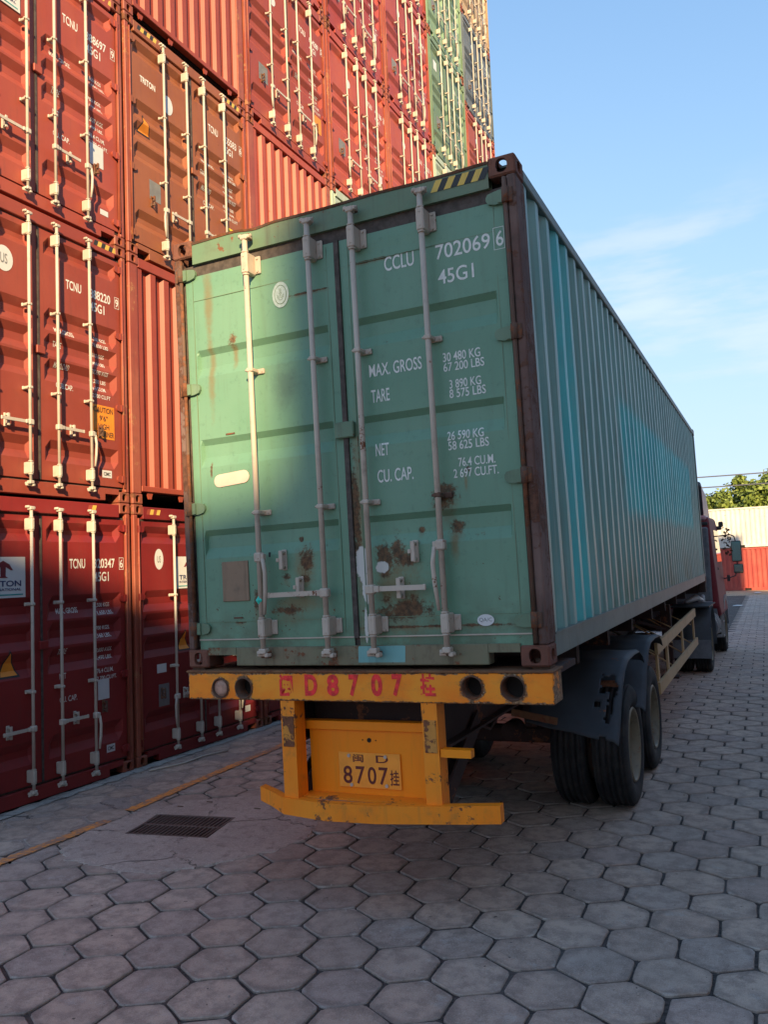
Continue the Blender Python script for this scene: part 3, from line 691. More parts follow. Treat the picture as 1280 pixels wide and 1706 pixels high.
# ------------------------------------------------------------------ ground
def ring_sheet(name, outer, inner, z, mat):
    m = MB(); n = len(outer); m.add([(x, y, z) for x, y in outer]+[(x, y, z) for x, y in inner], [(i, (i+1) % n, n+(i+1) % n, n+i) for i in range(n)])
    o = m.build(name, mat, None, fix=False)
    for p in o.data.polygons:
        if p.normal.z < 0: o.data.flip_normals(); break
    return o
DR = [(-2.547, .785), (-1.833, .905), (-1.938, 1.428), (-2.675, 1.308)]      # drain corners
ground = struct(ring_sheet('ground', [(-700, -500), (700, -500), (700, 900), (-700, 900)], DR, -.034, 'earth'))
bed = ring_sheet('joint_bed', [(-4.6, -4.2), (9, -4.2), (9, 43.2), (-4.6, 43.2)], DR, -.014, 'joint'); bed.parent = ground
HW, HS = .3730, .2155          # hexagon width across flats, side
def inpoly(x, y, P):
    c = False; j = len(P)-1
    for i in range(len(P)):
        if (P[i][1] > y) != (P[j][1] > y) and x < (P[j][0]-P[i][0])*(y-P[i][1])/(P[j][1]-P[i][1])+P[i][0]: c = not c
        j = i
    return c
PATCH = [(-2.75, .35), (-2.55, .22), (-2.15, .15), (-1.75, .19), (-1.52, .40), (-1.38, .62), (-1.17, .86), (-1.13, 1.15), (-1.22, 1.5), (-1.55, 1.95), (-1.95, 2.1), (-2.35, 1.95), (-2.66, 1.72), (-2.88, 1.25), (-2.90, .75)]
def hex_pts(seed, gap=.0082, jit=.008):
    rr = random.Random(seed); w = HW/2-gap; pts = []
    s = w/math.cos(math.pi/6)
    cor = [(s*math.cos(math.pi/6+k*math.pi/3), s*math.sin(math.pi/6+k*math.pi/3)) for k in range(6)]
    for k in range(6):
        a, b = cor[k], cor[(k+1) % 6]; rc = .05+rr.random()*.05
        for t in (rc, .5, 1-rc):
            j = jit*(rr.random()-.6)*(1 if t != .5 else .9); x = a[0]+(b[0]-a[0])*t; y = a[1]+(b[1]-a[1])*t; f = 1+j/s; pts.append((x*f, y*f))
    return pts
def paver_verts(seed, simple=False):
    P = hex_pts(seed); n = len(P); rr = random.Random(seed+5); b = .0055
    f2 = 1-b/.19
    vs = [(x*f2, y*f2, -.001*rr.random()) for x, y in P]+[(x, y, -.0055) for x, y in P]+[(x, y, -.03) for x, y in P]
    fs = [tuple(range(n))]+[(i, n+i, n+(i+1) % n, (i+1) % n) for i in range(n)]
    if not simple: fs += [(n+i, 2*n+i, 2*n+(i+1) % n, n+(i+1) % n) for i in range(n)]
    else: vs = vs[:2*n]
    return vs, fs
pav_me = []
for sdd in range(9):
    vs, fs = paver_verts(sdd); m = MB(); m.add(vs, fs); me = m.mesh('paver', 'paver'); pav_me.append(me)
cells = []
camp = Vector((2.3158, -4.4595))
ang = .004
for j in range(-14, 136):
    for i in range(-19, 23):
        x = 1.372+(i+(.5 if j % 2 else 0))*HW; y = -.115+j*HS*1.5
        x, y = x-ang*y, y+ang*x
        if not (-4.0 < x < 6.5 and -4.0 < y < 43): continue
        if inpoly(-2.25+(x+2.25)/.86, 1.107+(y-1.107)/.86, PATCH): continue
        d = Vector((x, y, 0))-mw.translation; z = d.dot(fw)
        vis = z > .5 and abs(d.dot(r2)/z) < .49 and abs(d.dot(u2)/z) < .65
        hid = (x < 1.1 and y > 4.5) or (-1.1 < x < 1.15 and y > 3.2)
        cells.append((0 if vis and not hid else 1, d.length, x, y))
cells.sort()
far = MB(); k = 0
for vis, d, x, y in cells:
    rr = random.Random(int(x*1000)*7+int(y*1000)); sdd = rr.randrange(9); a = rr.randrange(6)*math.pi/3+(rr.random()-.5)*.03
    tz = -.006*rr.random()**1.5; tx, ty = (rr.random()-.5)*.026, (rr.random()-.5)*.026
    x += (rr.random()-.5)*.006; y += (rr.random()-.5)*.006
    if k < 298 and vis == 0:
        o = ob('paver', pav_me[sdd], ground); o.location = (x, y, tz); o.rotation_euler = (tx, ty, a); k += 1
    else:
        if vis and not (-4 < x < 4.5 and y < 20): continue
        vs, fs = paver_verts(sdd, d > 9)
        far.add(vs, fs, mat=Matrix.Translation((x, y, tz)) @ Matrix.Rotation(tx, 4, 'X') @ Matrix.Rotation(a, 4, 'Z'))
fo = far.build('pavers', 'paver', ground, fix=False); fo['kind'] = 'stuff'

def pt_on(P, cx, cy, th):
    dx, dy = math.cos(th), math.sin(th); best = None
    for i in range(len(P)):
        x1, y1 = P[i]; x2, y2 = P[(i+1) % len(P)]
        den = dx*(y2-y1)-dy*(x2-x1)
        if abs(den) < 1e-9: continue
        t = ((x1-cx)*(y2-y1)-(y1-cy)*(x2-x1))/den; u = ((x1-cx)*dy-(y1-cy)*dx)/den
        if t > 0 and -1e-6 <= u <= 1+1e-6: best = t if best is None else max(best, t)
    return (cx+dx*best, cy+dy*best)
cx, cy = -2.25, 1.107
ths = [2*math.pi*k/220 for k in range(220)]+[math.atan2(y-cy, x-cx) % (2*math.pi) for x, y in DR]; ths.sort()
outer = []; inner = [pt_on(DR, cx, cy, t) for t in ths]
for t in ths:
    x, y = pt_on(PATCH, cx, cy, t); rr = random.Random(int(t*997)); q = 1+(.5*math.sin(t*9)+.4*math.sin(t*23+1)+.35*math.sin(t*47+2))*.022+(rr.random()-.5)*.022
    outer.append((cx+(x-cx)*q*1.05, cy+(y-cy)*q*1.05))
m = MB(); n = len(ths); rg = []
mid = [((a[0]*.93+b[0]*.07), (a[1]*.93+b[1]*.07)) for a, b in zip(outer, inner)]
rings = [([p for p in outer], -.012), ([(a[0]*.985+b[0]*.015, a[1]*.985+b[1]*.015) for a, b in zip(outer, inner)], .002), (mid, .006), (inner, .0045), (inner, -.045)]
vs = [(x, y, z) for P, z in rings for x, y in P]; fs = []
for r_ in range(4):
    for i in range(n): fs.append((r_*n+i, r_*n+(i+1) % n, (r_+1)*n+(i+1) % n, (r_+1)*n+i))
m.add(vs, fs); po = m.build('concrete_patch', 'patch', None, fix=False); struct(po)
if po.data.polygons[2*n].normal.z < 0: po.data.flip_normals()
# drain grate
dg_ = thing('drain_grate', 'rectangular iron drain grate with slots set in the concrete patch', 'drain', (cx, cy, 0), (0, 0, math.atan2(.12, .714)))
gx, gy = .362, .265
fr = MB()
for a in ((-gx, gx, -gy, -gy+.022), (-gx, gx, gy-.022, gy), (-gx, -gx+.022, -gy+.022, gy-.022), (gx-.022, gx, -gy+.022, gy-.022)): fr.box(*a, -.03, .006)
fr.box(-gx+.022, gx-.022, -.012, .012, -.03, .005); fr.build('frame', 'grate', dg_)
nb = 17
bm_ = MB(); bm_.box(-.0085, .0085, -.1205, .1205, -.03, .003); bme = bm_.mesh('slat', 'grate')
for s in (-1, 1):
    for i in range(nb):
        o = ob('slat', bme, dg_); o.location = (-gx+.022+(i+.75)*(2*gx-.044)/(nb+.5), s*.128, 0)
MB().box(-gx, gx, -gy, gy, -.5, -.42).build('pit_floor', 'void', dg_)
w = MB()
for a in ((-gx, gx, gy, gy+.01), (-gx, gx, -gy-.01, -gy), (gx, gx+.01, -gy, gy), (-gx-.01, -gx, -gy, gy)): w.box(*a, -.5, -.031)
w.build('pit_wall', 'void', dg_)
# cement skim beside the stack, pale edge strip and yellow line
def strip(name, path, w, z, mat, wob=.0, seg=60, gaps=()):
    m = MB(); pts = []
    for i in range(seg+1):
        t = i/seg; L = t*(len(path)-1); a = min(int(L), len(path)-2); f = L-a
        x = path[a][0]+(path[a+1][0]-path[a][0])*f; y = path[a][1]+(path[a+1][1]-path[a][1])*f; pts.append((x, y))
    vs = []
    rr = random.Random(3)
    for x, y in pts: vs += [(x-w/2+wob*(rr.random()-.5), y, z), (x+w/2+wob*(rr.random()-.5), y, z)]
    fs = [(2*i, 2*i+1, 2*i+3, 2*i+2) for i in range(seg) if not any(g0 <= pts[i][1] < g1 for g0, g1 in gaps)]
    return m.add(vs, fs).build(name, mat, None, fix=False)
sk = strip('cement_skim', [(-3.58, -4), (-3.62, 43)], .98, -.0052, 'skim', .10, 500); struct(sk)
yl = strip('yellow_line', [(-3.02, -.9), (-2.98, .3), (-2.97, .85), (-3.06, 2.2), (-3.13, 3.7), (-3.30, 9.0), (-3.5, 20)], .105, .0065, 'line', .03, 420, gaps=((1.02, 1.30),)); struct(yl)
kb = strip('concrete_edge', [(-4.0, -4), (-4.06, 20), (-4.1, 43)], .16, .004, 'kerb', .06, 500); struct(kb)

# ------------------------------------------------------------------ wall of containers
X0, PHI = -4.0957, .0063
def place(root, colk, z):
    s = 1.365+2.487*colk
    root.location = (X0+math.sin(PHI)*s, math.cos(PHI)*s, z); root.rotation_euler = (0, 0, math.pi/2-PHI)
ORD = ['nearest', 'second', 'third', 'fourth', 'fifth', 'sixth', 'last']
LEV = ['on the ground', 'in the second layer', 'in the third layer', 'in the fourth layer', 'in the fifth layer', 'in the sixth layer', 'in the topmost layer']
proto = stack_container('red'); pfront = front_container('red_front')
def hazard(root, sx0, n=3, w='warn_y', kk='warn_k', z0=2.79, z1=2.85, y=.0035):
    a = MB(); b = MB()
    for i in range(n*2):
        x = sx0+i*.055; (a if i % 2 else b).add([(x, y, z0), (x+.055, y, z0), (x+.075, y, z1), (x+.02, y, z1)], [(0, 1, 2, 3)])
    a.build('hazard_stripe', w, root); b.build('hazard_stripe', kk, root)
BR = [q[0] for q in SPROF]
DEP = {sx: sdepth_for(*door_x(sx)) for sx in (1, -1)}
def door_of(root, sx):
    ds = [c for c in root.children if c.name.startswith('door') and not c.name.startswith('door_')]
    for d in ds:
        cx_ = sum(v.co.x for v in d.data.vertices)/len(d.data.vertices)
        if cx_*sx > 0: return d
def stk_text(root, num, chk, style=0, vals=None, mat='white_txt'):
    d = door_of(root, 1)
    T_ = [('TCNU', .36, .57, 2.19, 2.29), (num, .69, .99, 2.19, 2.29), (chk, 1.067, 1.112, 2.19, 2.28), ('45G1', .69, .90, 2.05, 2.15)]
    q = [(1.055, 1.060, 2.175, 2.295), (1.118, 1.123, 2.175, 2.295), (1.055, 1.123, 2.295, 2.300), (1.055, 1.123, 2.170, 2.175)]
    lettering('lettering', T_, mat, d, .02, DEP[1], BR, quads=q, bold=.016)
    if vals:
        it = []
        for t, z in vals[0]: it.append((t, .215, .215+.028*len(t), z-.028, z+.028))
        for t, z in vals[1]: it.append((t, .71, .71+.0235*len(t), z-.024, z+.024))
        lettering('lettering', it, mat, d, .02, DEP[1], BR, bold=.01)
def sticker(root, sx, x0, x1, z0, z1, mat, name='sticker', lift=.003):
    d = door_of(root, sx)
    m = MB(); zs = [z0]+[b for b in BR if z0 < b < z1]+[z1]; f = DEP[sx]
    vs = [(x, .02+f(x, z)-lift, z) for z in zs for x in (x0, x1)]; fs = [(2*i, 2*i+1, 2*i+3, 2*i+2) for i in range(len(zs)-1)]
    return m.add(vs, fs).build(name, mat, d, fix=False)
def oval(root, sx, cx_, cz, a, b, mat, lift=.003, n=24, name='sticker', y=None, parent=None):
    d = parent or door_of(root, sx); m = MB(); yy = .02+DEP[sx](cx_, cz)-lift if y is None else y
    m.add([(cx_+a*math.cos(t*2*math.pi/n), yy, cz+b*math.sin(t*2*math.pi/n)) for t in range(n)], [tuple(range(n))])
    return m.build(name, mat, d, fix=False)
def triton_sign(root, sx, x0, z0):
    w, h = .50, .38
    sticker(root, sx, x0, x0+w, z0, z0+h, 'sticker_w', lift=.010)
    d = door_of(root, sx); y = .02-.0125; c = x0+w/2
    f = lambda x, z: 0
    m = MB(); m.add([(c-.11, y, z0+.255), (c-.07, y, z0+.31), (c, y, z0+.345), (c+.07, y, z0+.31), (c+.11, y, z0+.255), (c+.085, y, z0+.255), (c+.03, y, z0+.285),
             (c+.028, y, z0+.20), (c+.055, y, z0+.185), (c-.055, y, z0+.185), (c-.028, y, z0+.20), (c-.03, y, z0+.285), (c-.085, y, z0+.255)], [(0, 1, 2, 3, 4, 5, 6, 11, 12), (6, 7, 10, 11), (7, 8, 9, 10)])
    m.build('logo', 'sticker_red', d, fix=False)
    lettering('lettering', [('TRITON', c-.20, c+.20, z0+.105, z0+.16), ('INTERNATIONAL', c-.20, c+.20, z0+.065, z0+.09)], 'sticker_blue', d, y+.001, bold=.02)
    sticker(root, sx, x0+.03, x0+w-.03, z0+.022, z0+.034, 'teal_line', lift=.0125)
def warn_tri(root, sx, x, z, s=.24, h=.26):
    d = door_of(root, sx); f = DEP[sx]
    for mat, e, lift in (('black_txt', 0, .002), ('sticker_o', .018, .0045)):
        bm = bmesh.new(); v = [bm.verts.new(p) for p in ((x-s/2+e*1.4, 0, z+e), (x+s/2-e*1.4, 0, z+e), (x, 0, z+h-e*1.8))]; bm.faces.new(v)
        for b in BR: bmesh.ops.bisect_plane(bm, geom=bm.verts[:]+bm.edges[:]+bm.faces[:], plane_co=(0, 0, b), plane_no=(0, 0, 1))
        for q in bm.verts: q.co.y = .02+f(q.co.x, q.co.z)-lift
        me = bpy.data.meshes.new('warning_triangle'); bm.to_mesh(me); bm.free(); me.materials.append(M[mat]); ob('warning_triangle', me, d)

VAL1 = ([('MAX. GROSS', 1.77), ('TARE', 1.37), ('NET', 1.13), ('CU. CAP.', .90)],
        [('32,500 KGS', 1.80), ('71,650 LBS.', 1.72), ('3,700 KGS.', 1.56), ('8,160 LBS.', 1.48), ('28,800 KGS.', 1.33), ('63,490 LBS.', 1.25), ('76.4 CU.M.', 1.12), ('2,700 CU.FT.', 1.04)])
VAL2 = ([('MAX.GROSS', 1.72), ('TARE', 1.58), ('MAXLOAD', 1.36), ('CUB.CAP.', 1.15)],
        [('32,500 KGS', 1.76), ('71,650 LBS', 1.68), ('3,810 KGS', 1.58), ('8,400 LBS', 1.49), ('28,690 KGS', 1.39), ('63,250 LBS', 1.30), ('76.4 CU.M', 1.22), ('2,700 CU.FT', 1.13)])
# (column, layer): (kind, colour)
plan = {}
for c_ in range(7):
    nl = 7 if c_ == 6 else 6
    for l in range(nl): plan[c_, l] = ('d', 'red')
plan[0, 0] = ('d', 'maroon'); plan[1, 0] = ('d', 'maroon'); plan[2, 0] = ('d', 'maroon'); plan[0, 1] = ('d', 'red'); plan[1, 1] = ('f', 'red_front'); plan[1, 2] = ('d', 'brown'); plan[1, 3] = ('f', 'red_front')
plan[2, 2] = ('f', 'red_front'); plan[2, 3] = ('d', 'red'); plan[2, 4] = ('d', 'red'); plan[3, 2] = ('d', 'pale'); plan[3, 3] = ('d', 'red'); plan[3, 4] = ('d', 'crimson')
plan[4, 3] = ('d', 'red'); plan[4, 4] = ('d', 'crimson'); plan[4, 5] = ('d', 'crimson'); plan[5, 3] = ('d', 'pale'); plan[5, 4] = ('d', 'sage'); plan[5, 5] = ('d', 'sage')
plan[6, 4] = ('d', 'red'); plan[6, 5] = ('d', 'slate'); plan[6, 6] = ('d', 'beige')
names = {'maroon': 'maroon', 'red': 'brick red', 'red_front': 'orange red', 'crimson': 'crimson', 'brown': 'brown', 'pale': 'pale green', 'sage': 'sage green', 'slate': 'slate grey', 'beige': 'beige'}
LAB = {(0, 0): 'maroon container on the ground at the left edge, numbered TCNU 320347 6', (0, 1): 'brick red container numbered TCNU 888220 with the orange CAUTION 9\'6" sticker on its door',
       (0, 2): 'brick red container numbered TCNU 388697, third layer at the left edge of the wall', (1, 0): 'maroon container on the ground partly hidden by the left edge of the green container',
       (1, 1): 'orange red container showing its corrugated front wall just left of the green container', (1, 2): 'brown container in the third layer with a warning triangle on its left door',
       (1, 3): 'orange red container with a corrugated end wall and yellow paint smear above the brown one', (2, 2): 'red container with a corrugated end wall seen just above the green container roof',
       (5, 3): 'pale green container directly above the roof line, below two sage green ones', (5, 4): 'lower sage green container high up in the sixth column', (5, 5): 'upper sage green container at the top of the sixth column',
       (3, 2): 'pale green container of which only a sliver shows above the green container roof', (6, 5): 'slate grey container at the far end of the wall beside the sky', (6, 6): 'beige container at the top of the far end of the wall', (6, 4): 'red container at the far end of the wall under the slate grey one'}
used = set(); CON = {}
for (c_, l), (kd, col) in sorted(plan.items()):
    src = proto if kd == 'd' else pfront; nm0 = 'red' if kd == 'd' else 'red_front'
    if src not in used: used.add(src); r_ = src
    else: r_ = copy_tree(src)
    CON[c_, l] = (r_, kd, col, nm0)
for (c_, l), (r_, kd, col, nm0) in CON.items():
    if col != nm0:
        recolour(r_, nm0, col)
        if col in ('pale', 'sage', 'slate', 'beige'): recolour(r_, 'post_r', col)
    z = l*2.9 if c_ < 6 else (l*2.9 if l < 4 else 11.33+(l-4)*2.62)
    if c_ == 6 and l < 4: z = l*2.9*(11.33/11.6)
    place(r_, c_, z)
    if c_ == 6: r_.scale = (1, 1, .9) if l >= 4 else (1, 1, .976)
    hidden = (l <= 1 and c_ >= 2) or (l == 2 and c_ >= 4) or (l == 5 and c_ < 4) or (l == 4 and c_ < 2) or (c_ == 6 and l == 3)
    if (c_, l) in LAB: r_['label'] = LAB[c_, l]
    elif hidden: r_['label'] = 'red container buried in the tall wall behind the green container or above the picture'
    else: r_['label'] = f'{names[col]} container {LEV[l]} of the {ORD[c_]} column of the container wall'
    r_['group'] = 'containers stacked in the tall wall'
# writing and stickers on the readable ones
c = CON[0, 0][0]; stk_text(c, '320347', '6', vals=VAL1); hazard(c, .60, 1, 'warn_y', 'red'); triton_sign(c, -1, -.69, 1.93)
sticker(c, 1, .72, .88, .82, 1.03, 'sticker_w'); sticker(c, 1, .83, .95, .26, .34, 'sticker_w'); lettering('lettering', [('CIMC', .845, .935, .28, .32)], 'black_txt', door_of(c, 1), .02, lift=.0045, bold=.02)
warn_tri(c, -1, -.36, 1.19)
c = CON[0, 1][0]; stk_text(c, '888220', '9', vals=VAL2); hazard(c, .74, 3); sticker(c, 1, .70, 1.02, .68, 1.04, 'sticker_o')
lettering('lettering', [('CAUTION', .72, 1.00, .96, 1.02), ("9'6\"", .80, .92, .87, .93), ('HIGH', .78, .94, .78, .84), ('CONTAINER', .71, 1.01, .70, .76)], 'black_txt', door_of(c, 1), .02, lift=.0045, bold=.015)
sticker(c, 1, .83, .97, .26, .34, 'sticker_w'); lettering('lettering', [('CIMC', .85, .95, .28, .32)], 'black_txt', door_of(c, 1), .02, lift=.0045, bold=.02)
oval(c, -1, -.40, 2.26, .105, .125, 'sticker_w'); lettering('lettering', [('US', -.44, -.36, 2.21, 2.31)], 'sticker_g', door_of(c, -1), .02, lift=.0045)
c = CON[0, 2][0]; stk_text(c, '388697', '9', vals=VAL1); triton_sign(c, -1, -.69, 1.93); sticker(c, 1, .72, .92, .80, 1.04, 'sticker_w'); sticker(c, 1, .86, .98, .28, .34, 'sticker_w'); hazard(c, .74, 3, 'warn_y', 'red')
c = CON[1, 0][0]; oval(c, -1, -.79, 2.28, .075, .12, 'sticker_w'); lettering('lettering', [('US', -.82, -.76, 2.24, 2.32)], 'sticker_g', door_of(c, -1), .02, lift=.0045); hazard(c, -1.0, 2, 'warn_y', 'red')
triton_sign(c, -1, -.50, 1.93); sticker(c, -1, -.86, -.70, .98, 1.08, 'sticker_w'); sticker(c, -1, -.84, -.66, .60, .85, 'sticker_g'); stk_text(c, '517735', '2', vals=VAL1)
sticker(c, 1, .83, .95, .26, .34, 'sticker_w'); warn_tri(c, -1, -.35, 1.19)
c = CON[2, 0][0]; stk_text(c, '320412', '8', vals=VAL1); sticker(c, 1, .83, .95, .26, .34, 'sticker_w')
c = CON[1, 2][0]; stk_text(c, '855583', '6', vals=VAL2); hazard(c, .72, 3); lettering('lettering', [('TRITON', -.95, -.68, 2.17, 2.25)], 'white_txt', door_of(c, -1), .02, DEP[-1], BR, bold=.03)
oval(c, -1, -.45, 2.12, .09, .12, 'sticker_w'); warn_tri(c, -1, -.86, 1.55); sticker(c, -1, -.82, -.62, .78, 1.02, 'sticker_g'); sticker(c, 1, .70, .98, .70, 1.0, 'yellow_mark'); hazard(c, -1.0, 3)
c = CON[1, 3][0]; m = MB(); m.add([(.36, .0215, 1.35), (.47, .0215, 1.33), (.475, .0215, 1.72), (.44, .0215, 1.92), (.37, .0215, 1.90)], [(0, 1, 2, 3, 4)]); m.build('paint_smear', 'yellow_mark', c, fix=False)
hazard(c, -1.02, 2)
for kk_, num in (((2, 3), '664289'), ((2, 4), '902731'), ((3, 3), '431186'), ((3, 4), '287614'), ((4, 3), '730255'), ((4, 4), '118934'), ((4, 5), '560872'), ((5, 4), '443018'), ((5, 5), '619320'), ((6, 4), '271940'), ((6, 5), '805512'), ((6, 6), '337409')):
    c = CON[kk_][0]; stk_text(c, num, str(sum(map(int, num)) % 10), vals=VAL1)
    rr = random.Random(kk_[0]*10+kk_[1])
    sticker(c, -1, -.86, -.62, .72, .98, 'sticker_g')
    if rr.random() < .6: sticker(c, 1, .74, .90, .80, 1.0, 'sticker_w')
    oval(c, -1, -.42, 2.2, .08, .08, 'sticker_w')
sticker(CON[2, 3][0], 1, .72, 1.0, .70, .98, 'sticker_o')
sticker(CON[5, 4][0], -1, -.92, -.72, 2.10, 2.32, 'sticker_w')

# ------------------------------------------------------------------ green container on the trailer
TR = (0, 0, 0)
TROT = (.0082116, -.0140956, 0)
TROT = (Matrix(((.9999007, 0, -.0140951), (-.00011575, .99996628, -.00821139), (.01409458, .00822127, .99986694)))).to_euler()
def unused(): pass
ZB = 1.4619
def T_(x, y, z):
    return Matrix(((.9999007, 0, -.0140951), (-.00011575, .99996628, -.00821139), (.01409458, .00822127, .99986694))) @ Vector((x, y, z))
g = thing('shipping_container', 'green container with rusty doors numbered CCLU 702069 loaded on the yellow trailer', 'shipping container', T_(0, 0, ZB), TROT)
MB().box(-1.165, 1.165, .10, CL-.05, .14, 2.86).build('cargo_box', 'void', g)
for sx in (1, -1):
    side_wall_mb(sx, .20, CL-.14, .17, 2.80, 43, depth=.036, ox=1.207, dent=.0045).build('side_wall', 'g_side', g, fix=False)
    p = MB(); p.box(sx*1.158, sx*1.216, .002, .05, .118, CH-.118, bev=.010); p.box(sx*1.168, sx*1.213, .05, .20, .118, CH-.118, bev=.006)
    p.build('corner_post', 'g_post', g)
    p = MB(); p.box(sx*1.158, sx*1.216, CL-.15, CL-.002, .118, CH-.118, bev=.010); p.build('corner_post', 'g_rail', g)
    r_ = MB(); r_.box(sx*1.155, sx*1.218, .178, CL-.178, 2.795, 2.868, bev=.006); r_.build('top_side_rail', 'g_rail', g)
    r_ = MB(); r_.box(sx*1.165, sx*1.214, .178, CL-.178, .035, .165, bev=.005); r_.box(sx*1.165, sx*1.219, .19, CL-.178, .160, .172); r_.build('bottom_side_rail', 'g_rail', g)
    h = MB(); h.tube([(sx*1.150, -.006, .13), (sx*1.150, -.006, 2.76)], .013, 10); h.build('hinge_pin', 'iron', g)
MB().box(-1.15, 1.15, .10, CL-.1, 2.868, 2.880).build('roof', 'g_rail', g)
MB().box(-1.16, 1.16, CL-.08, CL-.02, .12, 2.86).build('front_wall', 'g_side', g)
# header with dented upper edge
hd = MB(); n = 60; vs = []; fs = []
def hz(x): return 2.872-.018*math.exp(-((x+.55)/.10)**2)+.004*math.sin(x*7)-.006*math.exp(-((x-.1)/.2)**2)
for i in range(n+1):
    x = -1.057+2.114*i/n; zt = hz(x); vs += [(x, .004, 2.722), (x, .006, zt-.012), (x, .014, zt), (x, .10, zt+.003), (x, .06, 2.722)]
for i in range(n):
    for k_ in range(5): fs.append((i*5+k_, (i+1)*5+k_, (i+1)*5+(k_+1) % 5, i*5+(k_+1) % 5))
hd.add(vs, fs); hd.build('door_header', 'g_frame', g)
gk = MB(); vs = []; fs = []
for i in range(n+1):
    x = -1.057+2.114*i/n; zt = hz(x); vs += [(x, .002, zt-.010), (x, -.004, zt+.004), (x, .05, zt+.006)]
for i in range(n):
    for k_ in range(2): fs.append((i*3+k_, (i+1)*3+k_, (i+1)*3+k_+1, i*3+k_+1))
gk.add(vs, fs); gk.build('header_edge', 'iron', g, fix=False)
a = MB(); b = MB()
for i in range(8):
    x = .70+i*.042; (a if i % 2 else b).add([(x, .0015, 2.782), (x+.042, .0015, 2.782), (x+.078, .0035, 2.850), (x+.036, .0035, 2.850)], [(0, 1, 2, 3)])
a.build('hazard_stripe', 'warn_k', g, fix=False); b.build('hazard_stripe', 'warn_y', g, fix=False)
sl = MB(); sl.box(-.835, .875, .002, .10, .012, .130, bev=.005); sl.box(-1.057, -.835, .002, .10, .082, .130); sl.box(.875, 1.057, .002, .10, .082, .130); sl.build('door_sill', 'g_sill', g)
MB().box(-.835, .875, .10, .14, .02, .12).build('sill_back', 'void', g)
m = MB(); m.add([(.052, .0005, .03), (.36, .0005, .030), (.366, .0005, .125), (.352, .0005, .132-.004), (.058, .0005, .127)], [(0, 1, 2, 3, 4)]); m.build('repair_patch', 'teal_patch', g, fix=False)
k = MB(); k.box(-1.155, 1.155, .054, .10, .130, 2.722); k.box(-1.03, 1.03, .030, .054, .130, .182); k.box(-1.13, 1.13, .030, .054, 2.642, 2.722); k.box(-1.155, -1.131, .030, .054, .130, 2.722); k.box(1.131, 1.155, .030, .054, .130, 2.722); k.build('door_gasket', 'gasket', g)
MB().box(.030, .062, .004, .05, .178, 2.645).build('centre_seal', 'gasket', g)
set_castings(g, 'g_cast', CH)
GPR = [(.1, 0)]
for z0 in (.905, 1.515, 2.125): GPR += [(z0-.190, 0), (z0-.120, .026), (z0-.038, .028), (z0, 0)]
def gdep(x0, x1):
    def f(x, z):
        e = min(x-x0, x1-x); w_ = max(0, min(1, (e-.070)/.012)); return pl(GPR, z)*w_
    return f
GD = {}
for sx, x0, x1, mat in ((-1, -1.130, .028, 'g_left'), (1, .064, 1.128, 'g_right')):
    f = gdep(x0, x1)
    xs = [x0+.070, x0+.082, x1-.082, x1-.070]
    def fw_(x, z, f=f, x0=x0, x1=x1):
        return f(x, z)+.0035*math.sin(x*5.1+z*2.3)*math.sin(z*3.1+x)*(1 if x0+.05 < x < x1-.05 and .25 < z < 2.55 else 0)
    zz = [q[0] for q in GPR]+[.19+i*.06 for i in range(41)]; xx = xs+[x0+.1+i*(x1-x0-.2)/12 for i in range(13)]
    d = grid_door(x0, x1, .185, 2.640, xx, zz, fw_, y=.018, back=.06)
    # weld seams framing the skin
    d = d.build('door', mat, g, fix=False); GD[sx] = (d, fw_)
    sm_ = MB()
    for za in (2.470, .295): sm_.box(x0+.06, x1-.06, .0155, .020, za-.0018, za+.0018)
    for xa in (x0+.058, x1-.058): sm_.box(xa-.0018, xa+.0018, .0155, .020, .21, 2.62)
    sm_.build('weld_seam', 'g_frame', d)
    ed = MB(); ed.box(x0, x1, .010, .03, .178, .186); ed.build('door_edge_strip', 'rod_g', d)
    for z in (.257, 1.055, 1.865, 2.655):
        hinge_mb(sx, z, 1.035).build('hinge', 'g_hinge', d)
        kn = MB(); kn.tube([(sx*1.152, -.008, z-.045), (sx*1.152, -.008, z+.045)], .021, 12); kn.box(sx*1.152, sx*1.195, -.010, .004, z-.045, z+.045, bev=.006); kn.build('hinge_knuckle', 'iron', d)
RX = (-.583, -.118, .192, .652)
for i, x in enumerate(RX):
    d = GD[-1 if i < 2 else 1][0]
    rod_mb(x, .100 if i != 0 else .105, 2.775, r=.0175).build('lock_rod', 'rod_g', d)
    for z, h in ((2.610, .14), (.255, .115)): bracket_mb(x, z, h).build('rod_bracket', 'rod_g', d)
    for z in (.985, 1.905):
        kp = keeper_mb(x, z).build('rod_bracket', 'iron' if (i == 3 and z < 1) else 'rod_g', d)
        if i == 3 and z < 1: kp['label'] = 'rusty brown rod bracket'
    cm = MB()
    for z, s in ((2.785, 1), (.085, -1)):
        for q in range(5):
            rr = random.Random(i*10+q); cm.box(x-.04+rr.random()*.05, x-.01+rr.random()*.05, -.062+rr.random()*.02, -.02, z-.02+rr.random()*.01, z+.005+rr.random()*.02, bev=.005)
    cm.build('cam_keeper', 'iron', d)
L, fL = GD[-1]; Rr, fR = GD[1]
handle_h(-.118, .458, -1, .41).build('handle', 'rod_g', L); handle_h(.192, .465, 1, .35).build('handle', 'rod_g', Rr)
handle_v(-.583, .70, 1, .36).build('handle', 'rod_g', L); handle_v(.652, .70, -1, .37).build('handle', 'rod_g', Rr)
for (x, z, d) in ((-.44, .675, L), (-.325, .50, L), (.465, .675, Rr), (.36, .465, Rr)): catch_mb(x, z).build('handle_catch', 'rod_g', d)
MB().box(-.022, .110, -.014, .014, 1.395, 1.495, bev=.006).build('lock_plate', 'g_hinge', g)
